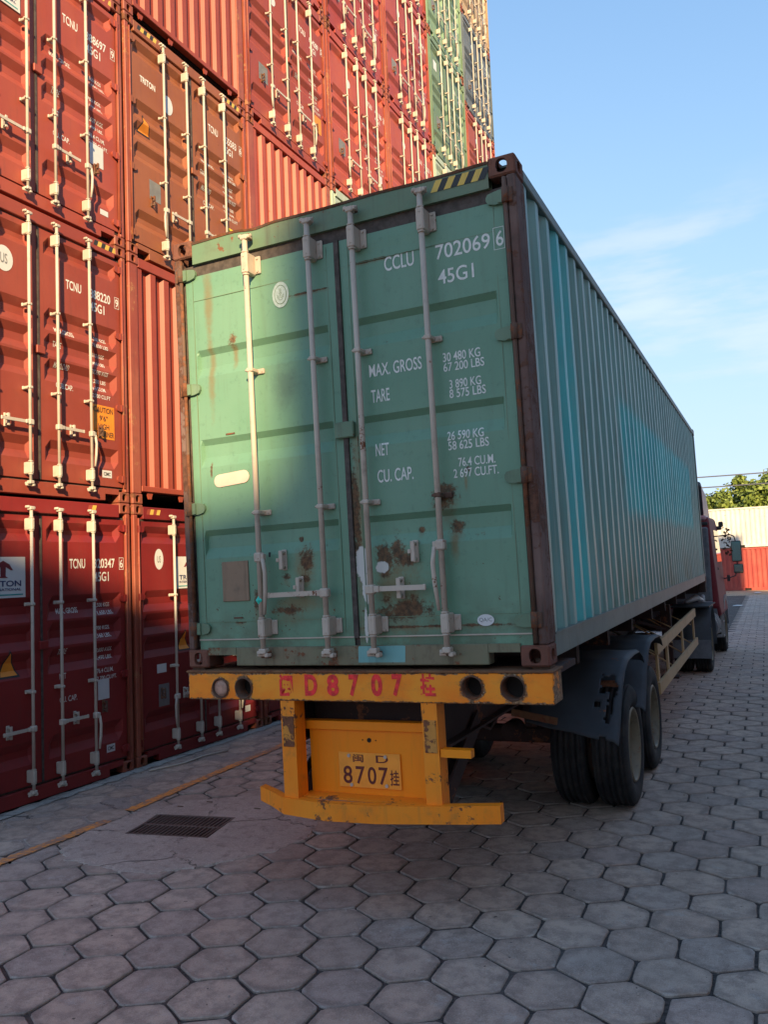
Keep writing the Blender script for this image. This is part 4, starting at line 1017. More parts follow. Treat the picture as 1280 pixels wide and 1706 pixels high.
tg = MB(); tg.add([(-.615, -.075, .43), (-.59, -.075, .46), (-.565, -.075, .43), (-.59, -.075, .40), (-.59, -.085, .43)], [(0, 1, 4), (1, 2, 4), (2, 3, 4), (3, 0, 4)]); tg.build('seal_tag', 'teal_tag', L)
tx = [('CCLU', .366, .562, 2.380, 2.470), ('702069', .703, 1.040, 2.378, 2.468), ('6', 1.075, 1.118, 2.378, 2.468), ('45G1', .708, .932, 2.228, 2.315),
      ('MAX. GROSS', .225, .573, 1.748, 1.825), ('TARE', .229, .352, 1.590, 1.668), ('NET', .238, .326, 1.262, 1.338), ('CU. CAP.', .241, .476, 1.100, 1.178),
      ('30 480 KG', .708, .937, 1.764, 1.818), ('67 200 LBS', .708, .957, 1.706, 1.758), ('3 890 KG', .738, .931, 1.602, 1.654), ('8 575 LBS', .735, .956, 1.546, 1.598),
      ('26 590 KG', .703, .927, 1.301, 1.355), ('58 625 LBS', .707, .954, 1.244, 1.296), ('76.4 CU.M.', .763, .985, 1.143, 1.195), ('2 697 CU.FT.', .729, 1.000, 1.080, 1.132)]
qd = [(1.058, 1.062, 2.362, 2.486), (1.128, 1.132, 2.362, 2.486), (1.058, 1.132, 2.486, 2.490), (1.058, 1.132, 2.358, 2.362)]
lettering('lettering', tx, 'white_txt', Rr, .018, fR, [q[0] for q in GPR], lift=.0022, bold=.010, quads=qd[:0])
qm = MB()
for q in qd: qm.add([(q[0], .0145, q[2]), (q[1]-.006 if q is not qd[0] else q[1], .0145, q[2]), (q[1]-.006 if q is not qd[0] else q[1], .0145, q[3]), (q[0], .0145, q[3])], [(0, 1, 2, 3)])
qm = MB()
for x0_, x1_, z0_, z1_ in ((1.060, 1.063, 2.362, 2.486), (1.122, 1.125, 2.362, 2.486), (1.060, 1.125, 2.486, 2.489), (1.060, 1.125, 2.359, 2.362)):
    qm.add([(x0_, .0150, z0_), (x1_, .0150, z0_), (x1_, .0150, z1_), (x0_, .0150, z1_)], [(0, 1, 2, 3)])
qm.build('number_frame', 'white_txt', Rr, fix=False)
# round seal, peach sticker, bare plate, oval sticker
o = oval(None, 1, -.375, 2.382, .062, .085, 'seal_paper', y=.0125, parent=L); o.name = 'round_seal'
o2 = oval(None, 1, -.375, 2.382, .046, .064, 'g_frame', y=.0115, parent=L, name='seal_ring'); oval(None, 1, -.375, 2.382, .042, .059, 'seal_paper', y=.0105, parent=L, name='seal_centre')
lettering('lettering', [('\u2693', -.400, -.350, 2.345, 2.422)], 'g_frame', L, .0105, lift=.0008, bold=0)
m = MB(); pts = []
for cxx, a0 in ((-.72, -90), (-.915, 90)):
    for q in range(9): t = R(a0+q*22.5); pts.append((cxx+.042*math.cos(t), .0110, 1.225+.042*math.sin(t)+(.012 if cxx > -.8 else -.0)))
m.add(pts, [tuple(range(len(pts)))]); m.build('sticker', 'plate_pink', L, fix=False)
m = MB(); m.box(-.925, -.718, .008, .0175, .428, .688, bev=.003); m.build('data_plate', 'plate_tan', L)
oval(None, 1, .866, .262, .050, .033, 'sticker_w', y=.0125, parent=Rr); lettering('lettering', [('QA/C', .828, .904, .25, .275)], 'sticker_g', Rr, .0125, lift=.001, bold=0)
m = MB(); m.box(-.56, -.545, .0145, .018, .70, .73, mat=None); m.build('warning_label', 'black_txt', L)
m = MB()
for z in (.32, 1.53): m.box(-.85, -.78, .014, .018, z-.005, z+.005)
m.build('drip_mark', 'iron', L)

# ------------------------------------------------------------------ trailer
def beam_mat():
    k = Mat('beam amber paint flaked at the edges', 0.55, spec=0.35); k._xyz = k.sep(); x, y, z = k._xyz
    k._bn = k.noise(9, 9, 0.75, vec=k.obj); f = k.noise(42, 5, 0.7, vec=k.obj)
    n = k.noise(2.6, 5, 0.6, vec=k.obj); c = k.mix(k.ramp(n, 0.35, 0.65), (0.96, 0.235, 0.010), (0.97, 0.34, 0.025))
    c = k.mix(k.ramp(k.noise(5, 6, .7, vec=k.obj, stretch=(1, 1, 2.5)), 0.5, 0.75, 0, .5), c, (0.42, 0.19, 0.05))
    e = k.math('MINIMUM', k.math('SUBTRACT', 1.434, z), k.math('SUBTRACT', z, 1.262))
    e = k.math('MINIMUM', e, k.math('MINIMUM', k.math('SUBTRACT', 1.238, x), k.math('ADD', x, 1.205)))
    e = k.math('ADD', e, k.math('MULTIPLY', k.math('SUBTRACT', k._bn, 0.5), 0.085))
    rm = k.ramp(e, 0.010, 0.004)
    for cx, cz, r in ((-.947, 1.336, .060), (-.765, 1.338, .062), (.775, 1.354, .060), (1.010, 1.352, .066)):
        rm = k.math('MAXIMUM', rm, k.blob(cx, cz, r*1.28, r*1.28, soft=0.15, namp=0.8))
    rm = k.math('MAXIMUM', rm, k.ramp(k.math('ADD', k.math('MULTIPLY', k._bn, .5), k.math('MULTIPLY', f, .5)), 0.64, 0.66))
    rc = k.mix(k.ramp(f, 0.4, 0.6), (0.10, 0.045, 0.02), (0.34, 0.19, 0.09))
    pk = k.ramp(k.noise(60, 3, .7, vec=k.obj), 0.60, 0.64); rc = k.mix(k.math('MULTIPLY', pk, .7), rc, (0.50, 0.42, 0.30))
    k.color(k.mix(rm, c, rc)); k.bump(k.math('ADD', k._bn, k.math('MULTIPLY', rm, -.6)), 0.5, 0.006); return k.m
t = thing('semi_trailer', 'yellow skeletal semi trailer with rusty rear beam lettered D8707 carrying the green container', 'trailer', T_(0, 0, 0), TROT)
def cyl(axis, a, b, r, d0, d1, n=28):
    poly = [(a+r*math.cos(2*math.pi*k/n), b+r*math.sin(2*math.pi*k/n)) for k in range(n)]; return MB().prism(poly, d0, d1, axis)
beam = MB().box(-1.205, 1.238, -.03, .16, 1.262, 1.434, bev=.006)
holes = [(-.947, 1.336, .060), (-.765, 1.338, .062), (.775, 1.354, .060), (1.010, 1.352, .066)]
bme = boolmesh(beam, [cyl('y', x, z, r, -.1, .12) for x, z, r in holes], beam_mat()); ob('rear_beam', bme, t)
for i, (x, z, r) in enumerate(holes):
    rg = MB(); rg.lathe([(-.034, r+.006), (-.040, r-.001), (.07, r-.003)] if i else [(-.034, r+.006), (-.042, r-.002), (-.02, r-.006)], x, 0, z, 'y', 28); rg.build('lamp_socket', 'iron', t)
    if i: MB().lathe([(.066, r-.002), (.067, .0)], x, 0, z, 'y', 28).build('socket_back', 'void', t)
lm = MB(); lm.lathe([(-.030, .0), (-.033, .030), (-.028, .048), (-.02, .056)], -.947, 0, 1.336, 'y', 28); lm.build('tail_lamp', 'lens', t)
pl_ = MB(); pl_.box(-1.215, 1.248, -.036, .17, 1.434, 1.448, bev=.003); pl_.build('deck_plate', 't_rust', t)
dk = MB(); dk.box(-1.20, 1.235, .16, .55, 1.41, 1.446)
dk.build('deck_plate', 't_dark', t)
for sx in (-1, 1):
    tl = MB(); tl.box(sx*1.16-.05, sx*1.16+.05, .03, .14, 1.448, 1.4615); tl.tube([(sx*1.138, .089, 1.45), (sx*1.138, .089, 1.50)], .025, 10); tl.build('twist_lock', 'iron', t)
def spray(items, name='lettering'):
    lettering(name, items, 't_red', t, -.0305, lift=.0016, bold=.045)
spray([('D', -.312, -.223, 1.295, 1.425), ('8', -.156, -.074, 1.295, 1.425), ('7', -.005, .064, 1.295, 1.425), ('0', .144, .218, 1.297, 1.428), ('7', .281, .349, 1.298, 1.428)])
spray([('闽', -.495, -.398, 1.292, 1.425, .035), ('挂', .460, .555, 1.299, 1.430, .03)])
for x0, x1 in ((-.502, -.402), (.452, .548)):
    p = MB(); p.box(x0, x1, -.020, -.008, .66, 1.262); p.box(x0, x0+.012, -.008, .10, .66, 1.262); p.box(x1-.012, x1, -.008, .10, .66, 1.262); p.build('post', 't_yellow', t)
    q = MB(); q.box(x0+.012, x1-.008, -.026, -.020, .98, 1.165, bev=.002); q.build('patch_plate', 't_worn', t)
    br = MB(); xc = (x0+x1)/2; br.bar((xc+.03, .10, .68), (xc+.03, .75, 1.04), .012, .12); br.bar((xc-.03, .10, .68), (xc-.03, .75, 1.04), .012, .12); br.build('brace', 't_dark', t)
# underrun bar, bent
ub = MB(); P = [(-.750, .085, .650), (-.62, .02, .640), (-.50, -.040, .622), (-.2, -.062, .612), (.15, -.065, .620), (.5, -.055, .640), (.70, -.030, .648), (.884, .0, .655)]
vs = []; fs = []; hh = [.088, .092, .10, .105, .102, .098, .10, .10]
for (x, y, z), h in zip(P, hh): vs += [(x, y-.004, z-h/2), (x, y-.004, z+h/2), (x, y+.06, z+h/2), (x, y+.06, z-h/2)]
for i in range(len(P)-1):
    for k_ in range(4): fs.append((4*i+k_, 4*i+(k_+1) % 4, 4*i+4+(k_+1) % 4, 4*i+4+k_))
fs += [(0, 3, 2, 1), (4*len(P)-4, 4*len(P)-3, 4*len(P)-2, 4*len(P)-1)]
ub.add(vs, fs).build('underrun_bar', 't_yellow', t)
pn = MB(); pn.box(-.400, .452, .15, .156, .672, 1.060); pn.box(-.445, .452, .13, .20, 1.060, 1.115, bev=.003); pn.build('number_panel', 't_panel', t)
pn = MB(); pn.box(-.46, .452, .03, .156, .660, .672); pn.build('panel_ledge', 't_yellow', t)
pn = MB(); pn.tube([(.020, .151, 1.000), (.020, .146, 1.000)], .014, 12); pn.tube([(-.025, .151, 1.0), (-.025, .147, 1.0)], .004, 8); pn.tube([(.065, .151, 1.0), (.065, .147, 1.0)], .004, 8); pn.build('bolt_hole', 'void', t)  # near-black discs stand in for the dark of holes
npx = MB(); npx.box(-.195, .228, .138, .142, .712, .925, bev=.002); npx = npx.build('number_plate', 'plate_o', t)
lettering('lettering', [('D', .065, .147, .868, .912, .004), ('8', -.165, -.103, .735, .842), ('7', -.078, -.016, .735, .842), ('0', .004, .062, .737, .842), ('7', .080, .142, .737, .842), ('闽', -.093, -.022, .866, .915), ('挂', .155, .215, .737, .828)], 'plate_t', npx, .138, lift=.0015, bold=.012)
bt = MB()
for x, z in ((-.12, .905), (.13, .905), (-.11, .728), (.13, .732)): bt.tube([(x, .139, z), (x, .131, z)], .011, 10)
bt.build('bolt', 'rod_g', npx)
bk = MB(); bk.box(.552, .735, -.01, .05, .955, 1.000); bk.build('bracket', 't_panel', t)
# frame rails, crossmembers
for sx in (-1, 1):
    r_ = MB(); x = sx*.50
    for z0, z1, w in ((1.245, 1.260, .14), (.985, 1.00, .14)): r_.box(x-w/2, x+w/2, .10, 8.0, z0, z1)
    r_.box(x-.006, x+.006, .10, 8.0, 1.0, 1.245)
    r_.prism([(8.0, 1.10), (8.0, 1.26), (9.2, 1.40), (12.1, 1.42), (12.1, 1.27), (9.3, 1.25)], x-.05, x+.05, 'x')
    r_.build('frame_rail', 't_dark', t)
for y in (1.0, 1.8, 3.1, 4.5, 6.1, 7.5, 9.0, 10.5): MB().box(-.98, .98, y-.05, y+.05, 1.26, 1.40).build('cross_member', 't_dark', t)
MB().box(-1.07, 1.07, 11.98, 12.16, 1.27, 1.44).build('cross_member', 't_dark', t)
MB().box(-.45, .45, .30, .34, 1.02, 1.24).build('tail_cross_member', 't_dark', t)
for sx in (-1, 1):
    tl = MB(); tl.box(sx*1.08, sx*1.21, 11.98, 12.22, 1.29, 1.4615, bev=.006); tl.build('front_bolster', 't_dark', t)
# axles and wheels
RAD = .495
def wheel_prof():
    tyre = [(-.10, .305), (-.125, .32), (-.142, .36), (-.146, .405), (-.140, .452), (-.125, .479), (-.112, .488)]
    tread = []
    for a, b in ((-.108, -.080), (-.066, -.030), (-.014, .014), (.030, .066), (.080, .108)): tread += [(a, .481), (a+.003, RAD), (b-.003, RAD), (b, .481)]
    tyre += tread+[(.112, .488), (.125, .479), (.140, .452), (.146, .405), (.142, .36), (.125, .32), (.10, .305)]
    return tyre
def wheel(x, y, z, sx, parent, dual=True):
    w = thing('wheel', '', ''); del w['label']; del w['category']; w.parent = parent; w.location = (x, y, z)
    tp = wheel_prof(); offs = (0, -.335*sx) if dual else (0,)
    for o_ in offs: MB().lathe(tp, o_, 0, 0, 'x', 56).build('tyre', 'rubber', w, fix=False)
    rm = MB()
    rm.lathe([(sx*.128, .307), (sx*.140, .296), (sx*.128, .282), (sx*.05, .270), (-sx*.04, .255), (-sx*.09, .225), (-sx*.085, .17), (-sx*.075, .10), (-sx*.075, .0)] if dual else
             [(sx*.128, .322), (sx*.140, .310), (sx*.120, .296), (sx*.03, .280), (sx*.01, .24), (sx*.06, .17), (sx*.09, .12), (sx*.09, .0)], 0, 0, 0, 'x', 40)
    rm.build('rim', 'rim', w)
    hb = MB(); hb.lathe([(-sx*.05, .11), (sx*.05, .10), (sx*.075, .085), (sx*.08, .0)], 0, 0, 0, 'x', 24)
    for k_ in range(10):
        tt = 2*math.pi*k_/10; hb.tube([(-sx*.06, .165*math.cos(tt), .165*math.sin(tt)), (-sx*.015, .165*math.cos(tt), .165*math.sin(tt))], .016, 6)
    hb.build('hub', 'iron', w)
    if dual: MB().lathe([(-sx*.46, .30), (-sx*.2, .29), (-sx*.05, .27)], 0, 0, 0, 'x', 32).build('inner_rim', 'iron', w)
    return w
for y in (2.80, 4.12):
    for sx in (-1, 1):
        x = sx*1.050; zc = RAD-(.0141*x+.0082*y)
        w_ = wheel(x, y, zc, sx, t)
        sp = MB()
        for i in range(6): L_ = .55-.075*i; sp.prism([(y-L_, .80-.02*i+.02), (y, .74-.02*i), (y+L_, .80-.02*i+.02), (y+L_, .815-.02*i+.02), (y, .757-.02*i), (y-L_, .815-.02*i+.02)], sx*.46, sx*.54, 'x')
        sp.box(sx*.44, sx*.56, y-.09, y+.09, .56, .80); sp.build('leaf_spring', 't_dark', t)
    ax = MB(); ax.box(-.62, .62, y-.07, y+.07, .45, .59, bev=.02); ax.tube([(-1.0, y, .52), (1.0, y, .52)], .06, 12); ax.tube([(-.70, y, .52), (-.62, y, .52)], .2, 20); ax.tube([(.62, y, .52), (.70, y, .52)], .2, 20)
    ax.build('axle', 't_dark', t)
hg = MB()
for sx in (-1, 1):
    for y in (2.14, 3.46, 4.75): hg.prism([(y-.10, 1.0), (y+.10, 1.0), (y+.05, .72), (y-.05, .72)], sx*.45, sx*.55, 'x')
hg.build('spring_hanger', 't_dark', t)
at = MB(); at.lathe([(-.35, .0), (-.34, .10), (-.30, .13), (.30, .13), (.34, .10), (.35, 0)], 0, 5.4, .98, 'x', 20); at.build('air_tank', 't_dark', t)
bc = MB()
for sx in (-1, 1):
    for y in (2.25, 3.55): bc.lathe([(-.10, 0), (-.09, .08), (.09, .08), (.10, 0)], sx*.30, y, .66, 'y', 16)
bc.build('brake_chamber', 't_dark', t)
hs = MB()
for i in range(9):
    rr = random.Random(i); x = -.4+.1*i; hs.tube([(x, .35, 1.2-rr.random()*.15), (x+.05, 1.2, 1.02-rr.random()*.15), (x, 2.2, 1.1-rr.random()*.2), (x+.1, 4.5, 1.05)], .012, 6)
hs.build('air_hose', 't_dark', t)
# mudguards
def fender(sx, yc, hole, torn):
    ny, nx = 64, 44; prof = []
    ctrl = [(yc-1.02, .72), (yc-.88, .86), (yc-.75, 1.00), (yc-.64, 1.10), (yc-.50, 1.185), (yc-.34, 1.235), (yc, 1.255), (yc+.30, 1.235), (yc+.46, 1.185), (yc+.54, 1.12)]
    L_ = len(ctrl)-1
    for i in range(ny+1):
        u = i/ny*L_; a = min(int(u), L_-1); f_ = u-a; p0, p1 = ctrl[a], ctrl[a+1]; prof.append((p0[0]+(p1[0]-p0[0])*f_, p0[1]+(p1[1]-p0[1])*f_))
    x0, x1 = .60, 1.265; vs = []; fs = []
    for i, (y, z) in enumerate(prof):
        for j in range(nx+1):
            u = j/nx; x = x0+(x1-x0)*u; zz = z; yy = y
            if i < 22 : zz += (1-u)*.13*(1-i/22)
            if u > .95: zz -= (u-.95)*.5
            zz += .004*math.sin(x*20+y*9); yy += .006*math.sin(z*14+x*7)
            vs.append((sx*x, yy, zz))
    def cut(x, z, y):
        if not hole or y > yc-.45: return False
        e = .008*math.sin(x*90)+.008*math.sin(z*110)
        if (1.095 < x+e < 1.238) and (1.02+(x-1.095)*.15 < z+e < 1.130) and not (x+z > 2.30 and x > 1.20): return True
        if 1.150+(z-.84)*.10 < x+e*.5 < 1.180+(z-.80)*.20 and .84 < z < 1.06: return True
        if (x-1.095)**2*1.2+(z-.955)**2 < .0007: return True
        if abs(x-1.16+e) < .012 and z < .755: return True
        return False
    for i in range(ny):
        for j in range(nx):
            a = i*(nx+1)+j; q = [vs[a], vs[a+1], vs[a+nx+2], vs[a+nx+1]]; cxx = sum(abs(p[0]) for p in q)/4; czz = sum(p[2] for p in q)/4; cyy = sum(p[1] for p in q)/4
            if cut(cxx, czz, cyy): continue
            fs.append((a, a+1, a+nx+2, a+nx+1))
    m = MB(); m.add(vs, fs, True); me = m.mesh('mudguard', 'fender')
    o = ob('mudguard', me, t); md = o.modifiers.new('thick', 'SOLIDIFY'); md.thickness = .006; return o
for sx in (1, -1):
    fender(sx, 2.62, sx > 0, True); fender(sx, 4.0, False, False)
    st_ = MB(); st_.tube([(sx*.55, 2.12, 1.06), (sx*1.20, 2.12, 1.06)], .026, 8); st_.tube([(sx*.55, 2.9, 1.20), (sx*1.2, 2.9, 1.20)], .02, 8); st_.bar((sx*.50, 1.585, .925), (sx*.84, 1.585, .865), .02, .05)
    st_.build('mudguard_stay', 't_rust', t)
# side guards
for sx in (1, -1):
    gp = thing('side_guard', '', ''); del gp['label']; del gp['category']; gp.parent = t
    x = sx*1.215
    for za, zb in ((1.127, 1.183), (.72, .70)): pass
    a = MB(); a.add([(x, 4.50, 1.005), (x, 4.50, 1.125), (x, 9.30, 1.165), (x, 9.30, 1.045), (x-sx*.03, 4.50, 1.005), (x-sx*.03, 4.50, 1.125), (x-sx*.03, 9.30, 1.165), (x-sx*.03, 9.30, 1.045)],
                    [(0, 1, 2, 3), (4, 7, 6, 5), (0, 4, 5, 1), (1, 5, 6, 2), (2, 6, 7, 3), (3, 7, 4, 0)]); a.build('rail', 't_guard', gp)
    a = MB(); a.add([(x, 4.50, .600), (x, 4.50, .720), (x, 9.40, .710), (x, 9.40, .600), (x-sx*.03, 4.50, .600), (x-sx*.03, 4.50, .720), (x-sx*.03, 9.40, .710), (x-sx*.03, 9.40, .600)],
                    [(0, 1, 2, 3), (4, 7, 6, 5), (0, 4, 5, 1), (1, 5, 6, 2), (2, 6, 7, 3), (3, 7, 4, 0)]); a.build('rail', 't_guard', gp)
    for y in (4.72, 5.65, 7.46, 9.24): MB().box(x-sx*.055, x-sx*.031, y-.05, y+.05, .60, 1.12).build('post', 't_guard', gp)
    for y in (5.0, 6.3, 7.6, 8.9):
        rd = MB(); rd.tube([(x-sx*.05, y, .95), (sx*.5, y+.5, 1.22)], .010, 6); rd.tube([(x-sx*.05, y, .66), (sx*.5, y-.4, 1.15)], .010, 6); rd.build('stay_rod', 't_guard', gp)
for sx in (1, -1):
    lg = MB(); lg.box(sx*.78, sx*.92, 8.55, 8.70, .45, 1.28, bev=.01); lg.box(sx*.80, sx*.90, 8.575, 8.675, .22, .45); lg.box(sx*.72, sx*.98, 8.50, 8.76, .19, .22); lg.bar((sx*.85, 8.6, .9), (sx*.5, 7.9, 1.1), .04, .04); lg.build('landing_leg', 't_dark', t)
MB().box(-.6, .6, 6.2, 7.2, .75, 1.0).build('spare_carrier', 't_dark', t)

# ------------------------------------------------------------------ tractor
k = thing('tractor_truck', 'red truck tractor with dark roof deflector coupled to the front of the trailer', 'truck', (.06, 11.6, 0), (0, 0, -.012))
for sx in (-1, 1):
    wheel(sx*1.06, 0, RAD, sx, k); wheel(sx*1.10, 3.55, RAD, sx, k, dual=False)
    mg = MB(); n = 20; vs = []; fs = []
    for i in range(n+1):
        a = R(-12+204*i/n); y = -.62*math.cos(a)*1.0; z = .56+.62*math.sin(a)
        for x in (.60, 1.245): vs.append((sx*x, y, z))
    for i in range(n): fs.append((2*i, 2*i+1, 2*i+3, 2*i+2))
    mg.add(vs, fs, True); o = mg.build('mudguard', 'fender', k, fix=False); md = o.modifiers.new('thick', 'SOLIDIFY'); md.thickness = .008
    MB().box(sx*.58, sx*1.25, -.72, .70, 1.185, 1.205).build('mudguard_top', 'black_pl', k)
    MB().box(sx*.60, sx*1.24, -.66, -.65, .30, .62).build('mud_flap', 'grey_pl', k)
    r_ = MB(); r_.box(sx*.38, sx*.46, -1.0, 4.2, .80, 1.05); r_.build('frame_rail', 't_dark', k)
ax = MB(); ax.tube([(-1.0, 0, RAD), (1.0, 0, RAD)], .08, 12); ax.lathe([(-.25, 0), (-.2, .2), (.2, .2), (.25, 0)], 0, 0, RAD, 'x', 20); ax.tube([(-1.0, 3.55, RAD), (1.0, 3.55, RAD)], .06, 12); ax.build('axle', 't_dark', k)
fwh = MB(); fwh.lathe([(0, .45), (.05, .45), (.06, .40), (.06, 0)], 0, -.3, 1.17, 'z', 28); fwh.build('fifth_wheel', 'iron', k)
# tank, steps and pipes on the right, battery box on the left
ft = MB(); ft.tube([(.98, .85, .72), (.98, 1.75, .72)], .27, 24); ft.build('fuel_tank', 'grey_pl', k)
for y in (.95, 1.35, 1.68): MB().lathe([(-.03, .275), (-.028, .285), (.028, .285), (.03, .275)], .98, y, .72, 'y', 24).build('tank_strap', 'steel', k)
MB().box(-1.22, -.62, .85, 1.75, .50, 1.0, bev=.02).build('battery_box', 'black_pl', k)
pp = MB(); pp.tube([(1.14, 1.55, .62), (1.14, 2.70, .50)], .05, 14); pp.build('step_tube', 'steel', k)
st_ = MB()
for z in (.38, .68, .98): st_.box(1.02, 1.25, 2.55, 2.95, z, z+.03)
for y in (2.55, 2.93): st_.box(1.20, 1.25, y, y+.03, .38, 1.2)
st_.build('step', 'steel', k)
ex = MB(); ex.tube([(1.02, .98, 1.0), (1.02, 1.0, 1.25), (1.0, 1.2, 1.30)], .035, 10); ex.box(.90, 1.15, 1.0, 1.5, 1.02, 1.18); ex.build('air_filter_pipe', 'steel', k)
wb = MB(); wb.tube([(.75, .35, 1.22), (.95, .5, 1.30), (1.02, .7, 1.24)], [.03, .06, .04], 10); wb.build('white_sack', 'sticker_w', k)
# cab: side outline extruded and rounded
m = MB(); side = [(1.72, 1.05), (1.72, 2.78), (1.80, 2.88), (3.55, 2.90), (3.85, 2.75), (4.08, 1.95), (4.12, 1.1), (4.10, .55), (3.98, .45), (3.98, 1.0), (3.2, 1.12), (2.95, 1.05)]
side = [(1.72, 1.05), (1.72, 2.78), (1.80, 2.88), (3.55, 2.90), (3.85, 2.75), (4.08, 1.95), (4.12, 1.1), (4.12, .85), (2.0, .85)]
m.prism(side, -1.22, 1.22, 'x'); cb = m.build('cab_body', 'cab_red', k)
def taper(me):
    for v in me.vertices: v.co.x *= 1.045-.047*(v.co.z-.85)
taper(cb.data)
bv = cb.modifiers.new('bev', 'BEVEL'); bv.width = .09; bv.segments = 3; bv.limit_method = 'ANGLE'
rf = MB(); rf.box(-1.10, 1.12, 1.70, 3.5, 2.80, 2.90, bev=.03); rf.build('cab_roof', 'cab_pink', k)
MB().box(-1.13, 1.14, 1.69, 1.75, 2.70, 2.765, bev=.01).build('cab_gutter', 'black_pl', k)
bp = MB(); bp.box(-1.05, 1.14, 1.60, 1.715, 1.15, 2.66, bev=.03)
for z in (1.62, 1.95, 2.3): bp.box(-1.0, 1.04, 1.585, 1.62, z, z+.05, bev=.01)
bp.box(.80, 1.06, 1.50, 1.62, 1.45, 1.75, bev=.03); bp.build('cab_rear_panel', 'grey_pl', k)
df = MB(); df.prism([(1.78, 2.90), (1.60, 3.50), (1.72, 3.60), (2.6, 3.38), (3.35, 2.92)], -1.05, 1.06, 'x'); o = df.build('roof_deflector', 'black_pl', k)
bv = o.modifiers.new('bev', 'BEVEL'); bv.width = .05; bv.segments = 2
for sx in (-1, 1):
    MB().prism([(1.80, 2.90), (1.66, 3.48), (2.6, 3.36), (3.3, 2.92)], sx*1.062, sx*1.074, 'x').build('deflector_lit_edge', 'cab_pink', k)  # pale plate paints the sunlit edge of the dark deflector
    MB().prism([(2.55, 1.95), (2.55, 2.62), (3.70, 2.62), (3.93, 1.95)], sx*1.221, sx*1.228, 'x').build('side_window', 'glass', k).name; taper([o_ for o_ in k.children if o_.name.startswith('side_window')][-1].data)
    MB().box(sx*1.222, sx*1.235, 2.5, 2.62, 1.78, 1.83).build('door_handle', 'black_pl', k)
    fl = MB(); fl.prism([(2.86, .85), (2.95, 1.12), (3.25, 1.22), (3.85, 1.22), (4.12, 1.05), (4.16, .95), (4.16, .55), (4.08, .55), (3.98, .98), (3.6, 1.14), (3.25, 1.08), (3.02, .85)], sx*1.15, sx*1.27, 'x'); fl.build('wheel_arch', 'grey_pl', k)
MB().box(-1.20, 1.20, 1.75, 3.0, .84, 1.02).build('cab_skirt', 'grey_pl', k)
MB().box(-1.24, 1.24, 4.0, 4.2, .42, .86, bev=.04).build('bumper', 'grey_pl', k)
MB().prism([(-1.12, 1.85), (1.12, 1.85), (1.06, 2.68), (-1.06, 2.68)], 4.07, 4.08).build('windscreen', 'glass', k)
vs_ = MB(); vs_.box(-1.2, 1.25, 3.85, 4.15, 2.66, 2.74, bev=.02); vs_.box(1.20, 1.30, 3.85, 3.95, 2.72, 2.84, bev=.02); vs_.build('sun_visor', 'black_pl', k)
for sx in (-1, 1):
    ar = MB(); ar.tube([(sx*1.18, 4.0, 2.52), (sx*1.42, 4.05, 2.54), (sx*1.50, 4.05, 2.50), (sx*1.52, 4.05, 2.40)], .014, 8); ar.tube([(sx*1.52, 4.05, 1.82), (sx*1.48, 4.05, 1.62), (sx*1.36, 4.05, 1.58), (sx*1.2, 4.0, 1.56)], .014, 8); ar.tube([(sx*1.53, 4.05, 2.40), (sx*1.53, 4.05, 1.80)], .014, 8)
    ar.box(sx*1.30, sx*1.36, 4.02, 4.08, 1.50, 1.64); ar.build('mirror_arm', 'black_pl', k)
    mh = MB(); mh.box(sx*1.53-.105, sx*1.53+.105, 4.02, 4.10, 1.93, 2.40, bev=.02); mh = mh.build('wing_mirror', 'black_pl', k)
    MB().box(sx*1.53-.09, sx*1.53+.09, 4.012, 4.018, 1.95, 2.38).build('mirror_glass', 'mirror', mh)
    mh = MB(); mh.box(sx*1.55-.10, sx*1.55+.10, 4.02, 4.10, 1.67, 1.88, bev=.02); mh = mh.build('wide_angle_mirror', 'black_pl', k)
    MB().box(sx*1.55-.085, sx*1.55+.085, 4.012, 4.018, 1.685, 1.865).build('mirror_glass', 'mirror', mh)
# dry garland hung on the cab corner
gl = MB(); rr = random.Random(5)
for i in range(60):
    z = 2.72-.62*(i/60); x = 1.27+.10*math.sin(i*.35)**2+rr.random()*.06; y = 3.86+rr.random()*.08
    a = Vector((x, y, z)); d1 = Vector((rr.uniform(-1, 1), rr.uniform(-1, 1), rr.uniform(-1, .4))).normalized()*.07; d2 = Vector((rr.uniform(-1, 1), rr.uniform(-1, 1), rr.uniform(-1, 1))).normalized()*.035
    gl.add([a, a+d1*.5+d2, a+d1, a+d1*.5-d2], [(0, 1, 2, 3)])
gl.build('dry_garland', 'cloth_br', k, fix=False)

